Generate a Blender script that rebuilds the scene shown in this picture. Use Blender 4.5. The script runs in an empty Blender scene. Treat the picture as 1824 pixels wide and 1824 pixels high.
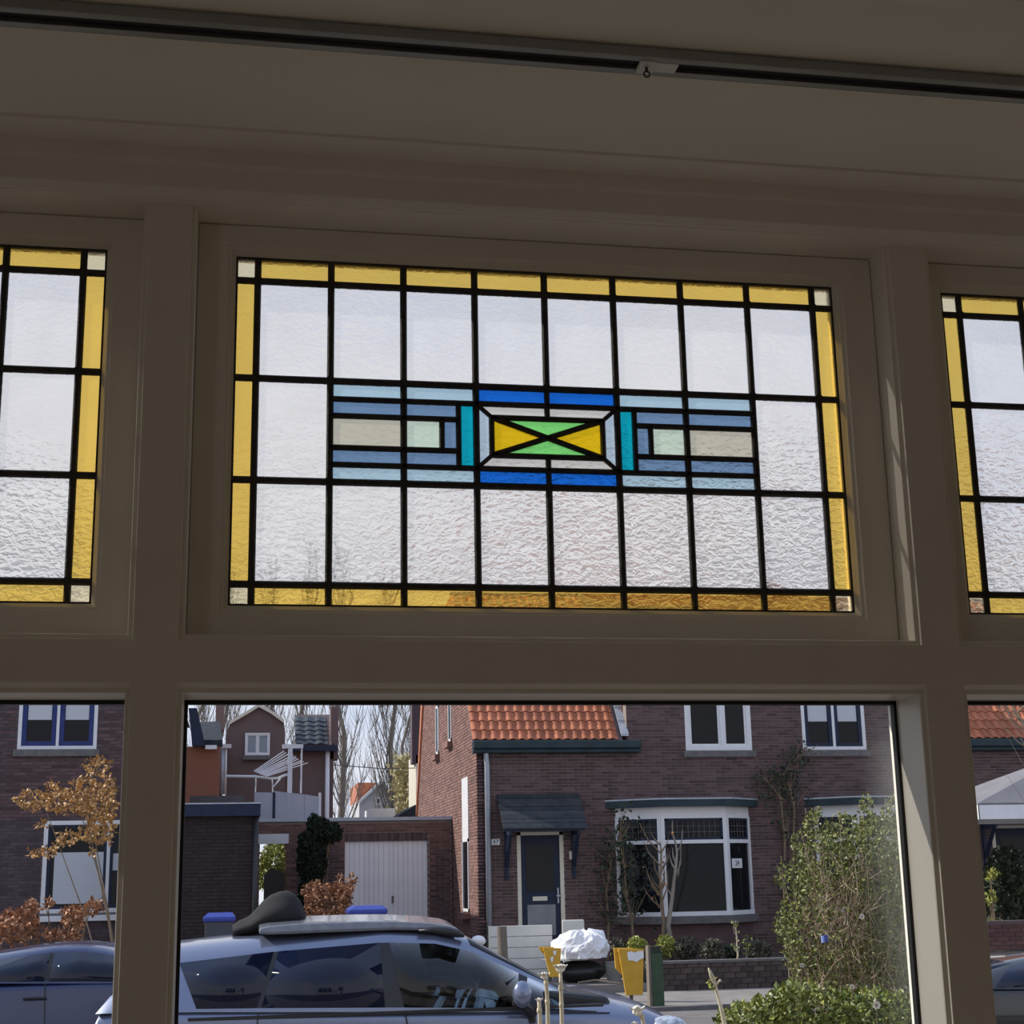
import bpy, math, random
from mathutils import Vector, Matrix, noise as mnoise

random.seed(7)
SC = bpy.context.scene
COL = SC.collection

# ---------------------------------------------------------------- camera
F_PX, YAW, PITCH, ROLL = 2691.47, 0.18094, 0.23683, -0.019697
CAM = Vector((-0.01468, -2.36134, 1.6))
_cy, _sy, _cp, _sp = math.cos(YAW), math.sin(YAW), math.cos(PITCH), math.sin(PITCH)
FW = Vector((_sy * _cp, _cy * _cp, _sp))
_r0 = Vector((_cy, -_sy, 0)); _u0 = _r0.cross(FW)
RT = math.cos(ROLL) * _r0 + math.sin(ROLL) * _u0
UP = -math.sin(ROLL) * _r0 + math.cos(ROLL) * _u0
cam_d = bpy.data.cameras.new('camera'); cam = bpy.data.objects.new('camera', cam_d); COL.objects.link(cam)
m3 = Matrix((RT, UP, -FW)).transposed()
cam.matrix_world = Matrix.Translation(CAM) @ m3.to_4x4()
cam_d.sensor_width = 36; cam_d.lens = 36 * F_PX / 1824; cam_d.clip_start = 0.05; cam_d.clip_end = 500
SC.camera = cam

# ---------------------------------------------------------------- world, sun, exposure
W = bpy.data.worlds.new('sky'); SC.world = W; W.use_nodes = True
nt = W.node_tree; nt.nodes.clear()
o = nt.nodes.new('ShaderNodeOutputWorld'); bg = nt.nodes.new('ShaderNodeBackground')
tc = nt.nodes.new('ShaderNodeTexCoord'); mp = nt.nodes.new('ShaderNodeMapping'); mp.inputs['Scale'].default_value = (1, 1, 2.6)
nz = nt.nodes.new('ShaderNodeTexNoise'); nz.inputs['Scale'].default_value = 2.3; nz.inputs['Detail'].default_value = 5; nz.inputs['Roughness'].default_value = .55
rp = nt.nodes.new('ShaderNodeValToRGB')
rp.color_ramp.elements[0].position = .32; rp.color_ramp.elements[0].color = (.62, .72, .93, 1)
rp.color_ramp.elements[1].position = .58; rp.color_ramp.elements[1].color = (.90, .90, .92, 1)
nt.links.new(tc.outputs['Generated'], mp.inputs['Vector']); nt.links.new(mp.outputs['Vector'], nz.inputs['Vector'])
nt.links.new(nz.outputs['Fac'], rp.inputs['Fac']); sxyz = nt.nodes.new('ShaderNodeSeparateXYZ'); nt.links.new(tc.outputs['Generated'], sxyz.inputs[0])
gr = nt.nodes.new('ShaderNodeMapRange'); gr.inputs['From Min'].default_value = .12; gr.inputs['From Max'].default_value = .75; gr.inputs['To Max'].default_value = .75; gr.interpolation_type = 'SMOOTHSTEP'
nt.links.new(sxyz.outputs['Z'], gr.inputs['Value'])
mxs = nt.nodes.new('ShaderNodeMixRGB'); mxs.inputs['Color2'].default_value = (.36, .52, .88, 1)
nt.links.new(gr.outputs[0], mxs.inputs['Fac']); nt.links.new(rp.outputs['Color'], mxs.inputs['Color1']); nt.links.new(mxs.outputs['Color'], bg.inputs['Color'])
bg.inputs['Strength'].default_value = 1.07
nt.links.new(bg.outputs['Background'], o.inputs['Surface'])

SUN_AZ, SUN_EL = math.radians(66), math.radians(35.5)
S = Vector((-math.sin(SUN_AZ) * math.cos(SUN_EL), math.cos(SUN_AZ) * math.cos(SUN_EL), math.sin(SUN_EL)))
sd = bpy.data.lights.new('sun', 'SUN'); sd.energy = 5.4; sd.angle = math.radians(0.6); sd.color = (1, .94, .84)
so = bpy.data.objects.new('sun', sd); COL.objects.link(so); so.rotation_euler = S.to_track_quat('Z', 'Y').to_euler(); so.location = (-20, 12, 20)

SC.view_settings.view_transform = 'Standard'; SC.view_settings.look = 'None'; SC.view_settings.gamma = 1
SC.view_settings.use_curve_mapping = False; SC.view_settings.exposure = 0.0
SC.cycles.max_bounces = 12; SC.cycles.diffuse_bounces = 6; SC.cycles.transparent_max_bounces = 24
SC.cycles.transmission_bounces = 8; SC.cycles.caustics_reflective = False; SC.cycles.caustics_refractive = True
SC.cycles.sample_clamp_indirect = 4.0

# ---------------------------------------------------------------- helpers
def at(px, py, Y):
    d = FW * F_PX + RT * (px - 912) + UP * (912 - py)
    return CAM + d * ((Y - CAM.y) / d.y)
def X_(px, py, Y): return at(px, py, Y).x
def Z_(px, py, Y): return at(px, py, Y).z

WL = {}
def tag(ob, label=None, cat=None, group=None, kind=None):
    if label: ob['label'] = label
    if cat: ob['category'] = cat
    if group: ob['group'] = group
    if kind: ob['kind'] = kind
    return ob
def thing(name, loc, label, cat=None, group=None, kind=None):
    e = bpy.data.objects.new(name, None); COL.objects.link(e); e.location = loc; e.empty_display_size = .1
    WL[e] = Vector(loc); return tag(e, label, cat, group, kind)
def org(p):
    return WL.get(p, Vector((0, 0, 0)))

class MB:
    def __init__(s): s.v = []; s.f = []; s.mi = []
    def face(s, idx, m=0): s.f.append(idx); s.mi.append(m)
    def box(s, x0, x1, y0, y1, z0, z1, m=0):
        n = len(s.v)
        s.v += [(x0,y0,z0),(x1,y0,z0),(x1,y1,z0),(x0,y1,z0),(x0,y0,z1),(x1,y0,z1),(x1,y1,z1),(x0,y1,z1)]
        for q in ((0,3,2,1),(4,5,6,7),(0,1,5,4),(1,2,6,5),(2,3,7,6),(3,0,4,7)): s.face([n+i for i in q], m)
        return s
    def prism(s, pts, a, b, axis='y', m=0):
        """pts: 2d outline; extruded along axis between a and b."""
        n = len(s.v); k = len(pts)
        def mk(p, t):
            return {'y': (p[0], t, p[1]), 'x': (t, p[0], p[1]), 'z': (p[0], p[1], t)}[axis]
        s.v += [mk(p, a) for p in pts] + [mk(p, b) for p in pts]
        s.face(list(range(n, n+k)), m); s.face(list(range(n+2*k-1, n+k-1, -1)), m)
        for i in range(k):
            j = (i+1) % k; s.face([n+i, n+k+i, n+k+j, n+j], m)
        return s
    def tube(s, pts, r, sides=6, cap=True, m=0):
        pts = [Vector(p) for p in pts]; n0 = len(s.v); k = len(pts)
        rr = r if isinstance(r, (list, tuple)) else [r]*k
        for i, p in enumerate(pts):
            d = (pts[min(i+1,k-1)] - pts[max(i-1,0)])
            if d.length < 1e-9: d = Vector((0,0,1))
            d.normalize(); a = d.cross(Vector((0,0,1)) if abs(d.z) < .9 else Vector((1,0,0))).normalized(); b = d.cross(a)
            for q in range(sides):
                t = 2*math.pi*q/sides; s.v.append(tuple(p + (a*math.cos(t) + b*math.sin(t))*rr[i]))
        for i in range(k-1):
            for q in range(sides):
                q2 = (q+1) % sides; s.face([n0+i*sides+q, n0+i*sides+q2, n0+(i+1)*sides+q2, n0+(i+1)*sides+q], m)
        if cap:
            s.face([n0+q for q in range(sides)][::-1], m); s.face([n0+(k-1)*sides+q for q in range(sides)], m)
        return s
    def rings(s, rings, closed=True, cap=True, m=0):
        n0 = len(s.v); k = len(rings[0])
        for r in rings: s.v += [tuple(p) for p in r]
        for i in range(len(rings)-1):
            for q in range(k if closed else k-1):
                q2 = (q+1) % k; s.face([n0+i*k+q, n0+i*k+q2, n0+(i+1)*k+q2, n0+(i+1)*k+q], m)
        if cap and closed:
            s.face([n0+q for q in range(k)][::-1], m); s.face([n0+(len(rings)-1)*k+q for q in range(k)], m)
        return s
    def ball(s, c, rx, ry, rz, seg=10, rg=6, jit=0, m=0):
        rings = []
        for i in range(rg+1):
            t = math.pi*i/rg; rr = max(math.sin(t), .02); ring = []
            for q in range(seg):
                p = 2*math.pi*q/seg; j = 1 + random.uniform(-jit, jit)
                ring.append((c[0]+rx*rr*math.cos(p)*j, c[1]+ry*rr*math.sin(p)*j, c[2]-rz*math.cos(t)*j))
            rings.append(ring)
        return s.rings(rings, m=m)
    def leaf(s, p, size, up=None, curl=.25):
        d = Vector((random.gauss(0,1), random.gauss(0,1), random.gauss(0,1)))
        if up: d = d + Vector(up)
        d.normalize(); a = d.cross(Vector((random.gauss(0,1), random.gauss(0,1), random.gauss(0,1)))).normalized(); c = d.cross(a)
        p = Vector(p); n = len(s.v); w = size*.36
        s.v += [tuple(p), tuple(p + d*size*.5 + a*w + c*size*curl), tuple(p + d*size), tuple(p + d*size*.5 - a*w + c*size*curl)]
        s.face([n, n+1, n+2]); s.face([n, n+2, n+3])
    def mesh(s, name, mats, smooth=False, shift=(0,0,0)):
        me = bpy.data.meshes.new(name); sx, sy, sz = shift
        me.from_pydata([(x-sx, y-sy, z-sz) for x, y, z in s.v], [], s.f)
        for m in (mats if isinstance(mats, (list, tuple)) else [mats]): me.materials.append(m)
        if any(s.mi): me.polygons.foreach_set('material_index', s.mi)
        if smooth: me.polygons.foreach_set('use_smooth', [True]*len(me.polygons))
        me.update(); return me
    def build(s, name, mats, parent=None, smooth=False, bevel=0, label=None, cat=None, group=None, kind=None, subsurf=0):
        if parent is not None: sh = org(parent)
        else:
            xs = [v[0] for v in s.v]; ys = [v[1] for v in s.v]; zs = [v[2] for v in s.v]
            sh = Vector(((min(xs)+max(xs))/2, (min(ys)+max(ys))/2, min(zs)))
        me = s.mesh(name, mats, smooth, sh); ob = bpy.data.objects.new(name, me); COL.objects.link(ob)
        if parent is not None: ob.parent = parent
        else: ob.location = sh
        WL[ob] = sh.copy()
        if bevel:
            b = ob.modifiers.new('bevel', 'BEVEL'); b.width = bevel; b.segments = 2; b.limit_method = 'ANGLE'; b.angle_limit = math.radians(40)
        if subsurf:
            q = ob.modifiers.new('sub', 'SUBSURF'); q.levels = subsurf; q.render_levels = subsurf
        return tag(ob, label, cat, group, kind)
def inst(name, me, parent, loc):
    ob = bpy.data.objects.new(name, me); COL.objects.link(ob); ob.parent = parent; ob.location = Vector(loc) - org(parent); return ob

# ---------------------------------------------------------------- materials
def M(name, c1, c2=None, scale=6, rough=.6, bump=0, bscale=None, metal=0, rand=0, island=0, coat=0, spec=.5, detail=4, stretch=None, c3=None):
    m = bpy.data.materials.new(name); m.use_nodes = True; t = m.node_tree; b = t.nodes['Principled BSDF']
    b.inputs['Roughness'].default_value = rough; b.inputs['Metallic'].default_value = metal
    b.inputs['Specular IOR Level'].default_value = spec
    if coat: b.inputs['Coat Weight'].default_value = coat; b.inputs['Coat Roughness'].default_value = .05
    co = t.nodes.new('ShaderNodeTexCoord'); n = t.nodes.new('ShaderNodeTexNoise'); n.inputs['Scale'].default_value = scale; n.inputs['Detail'].default_value = detail
    vec = co.outputs['Object']
    if stretch:
        mpn = t.nodes.new('ShaderNodeMapping'); mpn.inputs['Scale'].default_value = stretch; t.links.new(vec, mpn.inputs['Vector']); vec = mpn.outputs['Vector']
    t.links.new(vec, n.inputs['Vector'])
    r = t.nodes.new('ShaderNodeValToRGB'); r.color_ramp.elements[0].position = .35; r.color_ramp.elements[1].position = .65
    c2 = c2 or tuple(min(1, c*1.12) for c in c1)
    r.color_ramp.elements[0].color = (*c1, 1); r.color_ramp.elements[1].color = (*c2, 1)
    if c3: e = r.color_ramp.elements.new(.5); e.color = (*c3, 1)
    t.links.new(n.outputs['Fac'], r.inputs['Fac']); out = r.outputs['Color']
    if rand or island:
        h = t.nodes.new('ShaderNodeHueSaturation'); mr = t.nodes.new('ShaderNodeMapRange')
        if rand: src = t.nodes.new('ShaderNodeObjectInfo').outputs['Random']; amt = rand
        else: src = t.nodes.new('ShaderNodeNewGeometry').outputs['Random Per Island']; amt = island
        t.links.new(src, mr.inputs['Value']); mr.inputs['To Min'].default_value = 1-amt; mr.inputs['To Max'].default_value = 1+amt
        t.links.new(mr.outputs['Result'], h.inputs['Value']); t.links.new(out, h.inputs['Color']); out = h.outputs['Color']
    t.links.new(out, b.inputs['Base Color'])
    if bump:
        n2 = t.nodes.new('ShaderNodeTexNoise'); n2.inputs['Scale'].default_value = bscale or scale*4; n2.inputs['Detail'].default_value = 3
        t.links.new(vec, n2.inputs['Vector']); bp = t.nodes.new('ShaderNodeBump'); bp.inputs['Strength'].default_value = bump; bp.inputs['Distance'].default_value = .01
        t.links.new(n2.outputs['Fac'], bp.inputs['Height']); t.links.new(bp.outputs['Normal'], b.inputs['Normal'])
    return m

def clear_glass(name, tint=(1, 1, 1), refl=1.0, dirt=0.0, trans=.96):
    m = bpy.data.materials.new(name); m.use_nodes = True; t = m.node_tree; t.nodes.clear()
    out = t.nodes.new('ShaderNodeOutputMaterial'); tr = t.nodes.new('ShaderNodeBsdfTransparent'); tr.inputs['Color'].default_value = (*[c*trans for c in tint], 1)
    gl = t.nodes.new('ShaderNodeBsdfGlossy'); gl.inputs['Roughness'].default_value = .01
    fr = t.nodes.new('ShaderNodeFresnel'); fr.inputs['IOR'].default_value = 1.45
    mu = t.nodes.new('ShaderNodeMath'); mu.operation = 'MULTIPLY'; mu.inputs[1].default_value = refl
    mx = t.nodes.new('ShaderNodeMixShader'); t.links.new(fr.outputs['Fac'], mu.inputs[0]); t.links.new(mu.outputs[0], mx.inputs['Fac'])
    t.links.new(tr.outputs[0], mx.inputs[1]); t.links.new(gl.outputs[0], mx.inputs[2]); res = mx.outputs[0]
    if dirt:
        tl = t.nodes.new('ShaderNodeBsdfTranslucent'); tl.inputs['Color'].default_value = (.8, .8, .76, 1)
        co = t.nodes.new('ShaderNodeTexCoord'); n = t.nodes.new('ShaderNodeTexNoise'); n.inputs['Scale'].default_value = 3.5; n.inputs['Detail'].default_value = 5
        mp2 = t.nodes.new('ShaderNodeMapping'); mp2.inputs['Scale'].default_value = (2.5, 1, .7); t.links.new(co.outputs['Object'], mp2.inputs['Vector']); t.links.new(mp2.outputs['Vector'], n.inputs['Vector'])
        sx = t.nodes.new('ShaderNodeSeparateXYZ'); t.links.new(co.outputs['Generated'], sx.inputs[0])
        r = t.nodes.new('ShaderNodeMapRange'); r.inputs['From Min'].default_value = .935; r.inputs['From Max'].default_value = 1.0; r.inputs['To Max'].default_value = dirt
        t.links.new(sx.outputs['X'], r.inputs['Value'])
        r2 = t.nodes.new('ShaderNodeMapRange'); r2.inputs['From Min'].default_value = .35; r2.inputs['From Max'].default_value = .65; t.links.new(n.outputs['Fac'], r2.inputs['Value'])
        m2 = t.nodes.new('ShaderNodeMath'); m2.operation = 'MULTIPLY'; t.links.new(r.outputs[0], m2.inputs[0]); t.links.new(r2.outputs[0], m2.inputs[1])
        mx2 = t.nodes.new('ShaderNodeMixShader'); t.links.new(m2.outputs[0], mx2.inputs['Fac']); t.links.new(res, mx2.inputs[1]); t.links.new(tl.outputs[0], mx2.inputs[2]); res = mx2.outputs[0]
    t.links.new(res, out.inputs['Surface']); return m

def figured_glass(name, tint, rough=.16, bump=.5, bscale=90, thru=.22, glow=.22):
    """hammered cathedral glass: textured room side"""
    m = bpy.data.materials.new(name); m.use_nodes = True; t = m.node_tree; t.nodes.clear()
    out = t.nodes.new('ShaderNodeOutputMaterial')
    co = t.nodes.new('ShaderNodeTexCoord'); gm = t.nodes.new('ShaderNodeNewGeometry')
    mp = t.nodes.new('ShaderNodeMapping'); mp.inputs['Scale'].default_value = (.75, 1, 1.25); t.links.new(gm.outputs['Position'], mp.inputs['Vector'])
    n = t.nodes.new('ShaderNodeTexNoise'); n.inputs['Scale'].default_value = bscale; n.inputs['Detail'].default_value = 2.5; n.inputs['Distortion'].default_value = .8
    t.links.new(mp.outputs['Vector'], n.inputs['Vector'])
    bp = t.nodes.new('ShaderNodeBump'); bp.inputs['Strength'].default_value = bump; bp.inputs['Distance'].default_value = .03; t.links.new(n.outputs['Fac'], bp.inputs['Height'])
    n2 = t.nodes.new('ShaderNodeTexNoise'); n2.inputs['Scale'].default_value = 14; t.links.new(gm.outputs['Position'], n2.inputs['Vector'])
    mr = t.nodes.new('ShaderNodeMapRange'); mr.inputs['To Min'].default_value = .9; mr.inputs['To Max'].default_value = 1.06; t.links.new(n2.outputs['Fac'], mr.inputs['Value'])
    hs = t.nodes.new('ShaderNodeHueSaturation'); hs.inputs['Color'].default_value = (*tint, 1); t.links.new(mr.outputs[0], hs.inputs['Value'])
    rf = t.nodes.new('ShaderNodeBsdfRefraction'); rf.inputs['Roughness'].default_value = rough; rf.inputs['IOR'].default_value = 1.10
    tl = t.nodes.new('ShaderNodeBsdfTranslucent'); tr = t.nodes.new('ShaderNodeBsdfTransparent'); gl = t.nodes.new('ShaderNodeBsdfGlossy'); gl.inputs['Roughness'].default_value = .15
    for nd in (rf, tl, tr): t.links.new(hs.outputs['Color'], nd.inputs['Color'])
    t.links.new(bp.outputs['Normal'], rf.inputs['Normal']); t.links.new(bp.outputs['Normal'], gl.inputs['Normal'])
    a = t.nodes.new('ShaderNodeMixShader'); a.inputs['Fac'].default_value = glow; t.links.new(rf.outputs[0], a.inputs[1]); t.links.new(tl.outputs[0], a.inputs[2])
    b = t.nodes.new('ShaderNodeMixShader'); b.inputs['Fac'].default_value = thru; t.links.new(a.outputs[0], b.inputs[1]); t.links.new(tr.outputs[0], b.inputs[2])
    c = t.nodes.new('ShaderNodeMixShader'); c.inputs['Fac'].default_value = .05; t.links.new(b.outputs[0], c.inputs[1]); t.links.new(gl.outputs[0], c.inputs[2])
    t.links.new(c.outputs[0], out.inputs['Surface']); return m

m_paint = M('cream_gloss_paint', (.83, .785, .70), (.86, .815, .73), scale=9, rough=.38, bump=.05, bscale=60)
m_ceil = M('ceiling_plaster', (.83, .785, .68), (.86, .815, .71), scale=4, rough=.9, bump=.06, bscale=35)
m_wall = M('wall_plaster', (.72, .70, .65), (.76, .74, .69), scale=3, rough=.9, bump=.05)
m_floor = M('oak_floor', (.34, .22, .12), (.42, .28, .16), scale=3, rough=.4, stretch=(.4, 6, 1))
m_lead = M('lead_came', (.030, .028, .028), (.05, .047, .046), scale=60, rough=.5, metal=.0, bump=.15)
m_gasket = M('black_gasket', (.015, .015, .017), rough=.6)
m_alu = M('rail_aluminium', (.33, .33, .32), (.36, .36, .35), scale=20, rough=.45, metal=.3)
m_plastic = M('white_plastic', (.72, .70, .66), scale=10, rough=.4)
m_steel = M('dark_steel', (.08, .08, .08), rough=.35, metal=.8)

# ================================================================ THE ROOM
XL, XR, YB = -1.95, 2.90, -6.6
H = 2.7348
g = MB().box(XL, XR, YB, .25, -.12, 0); g.build('floor', m_floor, kind='structure', label='oak floor of the room behind the window')
MB().box(XL-.2, XR+.2, YB-.2, .085, H, H+.15).build('ceiling', m_ceil, kind='structure', label='off-white plaster ceiling above the stained glass windows')
w = MB().box(XL-.2, XL, -2.6, .25, -.12, H).box(XL-.2, XL, YB-.2, -3.45, -.12, H).box(XL-.2, XL, -3.45, -2.6, -.12, .6).box(XL-.2, XL, -3.45, -2.6, 2.2, H)  # opening added out of view so that sunlight brightens the room
w.build('wall_left', m_wall, kind='structure', label='plaster wall at the left of the room with an unseen opening added to let in light')
MB().box(XR, XR+.2, YB-.2, .25, -.12, H).build('wall_right', m_wall, kind='structure', label='plain plaster wall at the right end of the window')
MB().box(XL, XR, YB-.2, YB, -.12, H).build('wall_back', m_wall, kind='structure', label='plain rear wall of the room')
w = MB().box(XL, -1.42, -.06, .25, 0, H).box(2.385, XR, -.06, .25, 0, H).box(-1.42, 2.385, -.06, .25, 0, .62).box(-1.42, 2.385, .0, .085, 2.66, H)
w.build('wall_front', m_wall, kind='structure', label='street-side wall around and below the three-part window')

# head cornice / architrave above the stained glass
prof = [(.0, 2.6485), (-.104, 2.6500), (-.106, 2.6530), (-.110, 2.6530), (-.112, 2.6550), (-.121, 2.6625), (-.1215, 2.6990), (-.1245, 2.7020), (-.1290, 2.7025), (-.1295, 2.7290),
        (-.186, 2.7285), (-.189, 2.7300), (-.190, 2.7345), (-.190, 2.7600), (.0, 2.7600)]
MB().prism(prof, XL, XR, 'x').build('trim_1', m_paint, kind='structure', bevel=.0012, label='stepped cream cornice above the windows')
MB().box(XL, XR, -.704, -.674, 2.7285, H+.01).build('trim_2', m_ceil, kind='structure', bevel=.001, label='narrow flat batten across the ceiling behind the curtain rail')

MOD = 1.2375
MUL = [-.1385-MOD, -.1385, 1.1060, 1.1060+MOD]
mul_name = ['at the far left edge of the left window', 'between the left and the middle window', 'between the middle and the right window', 'at the far right edge of the right window']
for i, xc in enumerate(MUL):
    hw = .0330
    pr = [(xc-hw, -.085), (xc+hw, -.085), (xc+hw+.001, -.079), (xc+hw+.0075, -.0785), (xc+hw+.0085, -.076), (xc+hw+.0085, .047), (xc-hw-.0085, .047), (xc-hw-.0085, -.076), (xc-hw-.0075, -.0785), (xc-hw-.001, -.079)]
    MB().prism(pr, .60, 2.660, 'z').build('trim_%d' % (3+i), m_paint, kind='structure', bevel=.0008, label='cream painted window post ' + mul_name[i])
# transom: one long rail with beads
pr = [(-.0854, 1.8880), (-.0854, 1.9520), (-.079, 1.9530), (-.0785, 1.9600), (-.076, 1.9610), (.067, 1.9610), (.067, 1.8730), (-.076, 1.8730), (-.0785, 1.8735), (-.079, 1.8805)]
MB().prism(pr, -1.42, 2.385, 'x').build('trim_7', m_paint, kind='structure', bevel=.0008, label='cream transom rail between stained glass and clear panes')
MB().box(-1.44, 2.40, -.42, .10, .58, .63).build('trim_8', m_paint, kind='structure', bevel=.004, label='cream window sill below the clear panes, deepened to bounce light upward')  # out of view; extra depth added to bounce sunlight up to the ceiling

# ---------------------------------------------------------------- stained glass
U = .12
ZR = [2.5602, 2.3925, 2.2221, 2.0530]           # lead rows, top to bottom
GX0, GX1, GZ0, GZ1 = -.0345, .9955, 2.0190, 2.5990
GM = {}
def gmat(k):
    T = dict(clear=(.99, .965, .94), amber=(.93, .62, .13), corner=(.90, .78, .50), lightblue=(.52, .72, .83), steel=(.20, .33, .52), beige=(.70, .66, .53),
             mint=(.74, .88, .72), teal=(.005, .46, .60), blue=(.012, .17, .76), pearl=(.80, .77, .72), ice=(.60, .73, .84), yellow=(.92, .60, .012), green=(.26, .86, .22))
    if k not in GM:
        rim = k in ('amber', 'corner')
        if k == 'clear': GM[k] = figured_glass('glass_' + k, T[k], bump=1.0, rough=.30, thru=.26, glow=.34)
        elif rim: GM[k] = figured_glass('glass_' + k, T[k], bump=1.0, rough=.30, thru=.42, glow=.42)
        else: GM[k] = figured_glass('glass_' + k, T[k], bump=.6, rough=.40, thru=.10, glow=.45)
    return GM[k]
m_clearface = clear_glass('smooth_glass_face', refl=.6, trans=.99)

def rectp(x0, x1, z0, z1): return [(x0, z0), (x1, z0), (x1, z1), (x0, z1)]
pieces = []; leads = []
vx = [U*i for i in range(9)]; bx = [GX0] + vx + [GX1]; bz = [GZ1] + ZR + [GZ0]
for c in range(10):
    for r in range(5):
        x0, x1, z1, z0 = bx[c], bx[c+1], bz[r], bz[r+1]
        edge_c, edge_r = c in (0, 9), r in (0, 4)
        if edge_c and edge_r: k = 'corner'
        elif edge_c or edge_r: k = 'amber'
        elif r == 2 and 2 <= c <= 7: continue
        else: k = 'clear'
        pieces.append((rectp(x0, x1, z0, z1), k))
for x in vx:
    c = vx.index(x)
    if c in (0, 1, 2, 3, 5, 6, 7, 8): leads.append(((x, GZ0), (x, GZ1), .0055))
    else: leads += [((x, GZ0), (x, ZR[2]), .0055), ((x, ZR[1]), (x, GZ1), .0055)]
for z in ZR: leads.append(((GX0, z), (GX1, z), .0056))
ZT, ZH = ZR[1], ZR[1]-ZR[2]
def zf(f): return ZT - f*ZH
B = [0, .178, .345, .660, .828, 1]
def blk(mx):      # side ornament; mx maps column coordinate 1..3 to x
    def add(u0, u1, f0, f1, k):
        a, b = sorted((mx(u0), mx(u1))); pieces.append((rectp(a, b, zf(f1), zf(f0)), k))
    def ln(u0, f0, u1, f1, w=.0046): leads.append(((mx(u0), zf(f0)), (mx(u1), zf(f1)), w))
    for (i, k) in enumerate(('lightblue', 'steel', 'beige', 'steel', 'lightblue')): add(1, 2, B[i], B[i+1], k)
    add(2, 3, B[0], B[1], 'lightblue'); add(2, 3, B[4], B[5], 'lightblue')
    add(2, 2.755, B[1], B[2], 'steel'); add(2, 2.755, B[3], B[4], 'steel'); add(2, 2.525, B[2], B[3], 'mint'); add(2.525, 2.755, B[2], B[3], 'steel'); add(2.755, 3, B[1], B[4], 'teal')
    for i in (1, 4): ln(1, B[i], 3, B[i])
    for i in (2, 3): ln(1, B[i], 2.755, B[i])
    ln(2.755, B[1], 2.755, B[4]); ln(2.525, B[2], 2.525, B[3])
blk(lambda u: U*u); blk(lambda u: U*(8-u))
o0, o1, i0, i1, om, t0, t1, b0, b1 = 3*U, 5*U, 3.215*U, 4.785*U, 4*U, zf(.175), zf(.31), zf(.828), zf(.692)
for a, b in ((o0, om), (om, o1)):
    pieces.append((rectp(a, b, t0, zf(0)), 'blue')); pieces.append((rectp(a, b, zf(1), b0), 'blue'))
pieces += [([(o0, t0), (i0, t1), (om, t1), (om, t0)], 'pearl'), ([(om, t0), (om, t1), (i1, t1), (o1, t0)], 'pearl'), ([(o0, b0), (om, b0), (om, b1), (i0, b1)], 'pearl'), ([(om, b0), (o1, b0), (i1, b1), (om, b1)], 'pearl'),
           ([(o0, t0), (o0, b0), (i0, b1), (i0, t1)], 'ice'), ([(o1, t0), (i1, t1), (i1, b1), (o1, b0)], 'ice')]
zc = (t1+b1)/2
pieces += [([(i0, t1), (i0, b1), (om, zc)], 'yellow'), ([(i1, t1), (om, zc), (i1, b1)], 'yellow'), ([(i0, t1), (om, zc), (i1, t1)], 'green'), ([(i0, b1), (i1, b1), (om, zc)], 'green')]
leads += [((o0, t0), (o1, t0), .0046), ((o0, b0), (o1, b0), .0046), ((i0, t1), (i1, t1), .0046), ((i0, b1), (i1, b1), .0046), ((i0, t1), (i0, b1), .0046), ((i1, t1), (i1, b1), .0046), ((om, zf(0)), (om, t1), .0046), ((om, b1), (om, zf(1)), .0046),
          ((o0, t0), (i0, t1), .0035), ((o1, t0), (i1, t1), .0035), ((o0, b0), (i0, b1), .0035), ((o1, b0), (i1, b1), .0035), ((i0, t1), (i1, b1), .0046), ((i0, b1), (i1, t1), .0046)]

def inset(poly, d):
    cx = sum(p[0] for p in poly)/len(poly); cz = sum(p[1] for p in poly)/len(poly); n = len(poly); res = []
    area = sum(poly[i][0]*poly[(i+1) % n][1]-poly[(i+1) % n][0]*poly[i][1] for i in range(n))
    P = poly if area > 0 else poly[::-1]
    for i in range(n):
        a, b, c = Vector(P[i-1]), Vector(P[i]), Vector(P[(i+1) % n])
        e1, e2 = (b-a).normalized(), (c-b).normalized(); n1, n2 = Vector((-e1.y, e1.x)), Vector((-e2.y, e2.x))
        k = 1 + n1.dot(n2); res.append(tuple(b + (n1+n2)*(d/max(k, .25))))
    return res
piece_mesh = []
for poly, k in pieces:
    q = inset(poly, .0016); mb = MB(); n = len(q)
    mb.v = [(x, -.0015, z) for x, z in q] + [(x, .0015, z) for x, z in q]
    mb.face(list(range(n)), 0); mb.face(list(range(2*n-1, n-1, -1)), 1)
    for i in range(n): j = (i+1) % n; mb.face([i, n+i, n+j, j], 1)
    cx = sum(p[0] for p in q)/n; cz = sum(p[1] for p in q)/n
    piece_mesh.append((mb.mesh('glass_piece', [gmat(k), m_clearface], shift=(cx, 0, cz)), (cx, 0, cz), k))
lead_mb = MB()
for (a, b, hw) in leads:
    a, b = Vector((a[0], 0, a[1])), Vector((b[0], 0, b[1])); d = (b-a).normalized(); sd_ = Vector((-d.z, 0, d.x))
    sec = [(-hw, -.0018), (-hw*.55, -.0048), (hw*.55, -.0048), (hw, -.0018), (hw, .0018), (hw*.55, .0045), (-hw*.55, .0045), (-hw, .0018)]
    lead_mb.rings([[tuple(a + sd_*s_ + Vector((0, y_, 0))) for s_, y_ in sec], [tuple(b + sd_*s_ + Vector((0, y_, 0))) for s_, y_ in sec]])
for x in vx:            # soldered joints
    for z in ZR:
        lead_mb.prism([(x+.0078*math.cos(t*math.pi/4+.39), z+.0078*math.sin(t*math.pi/4+.39)) for t in range(8)], -.0056, .0050, 'y')
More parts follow.
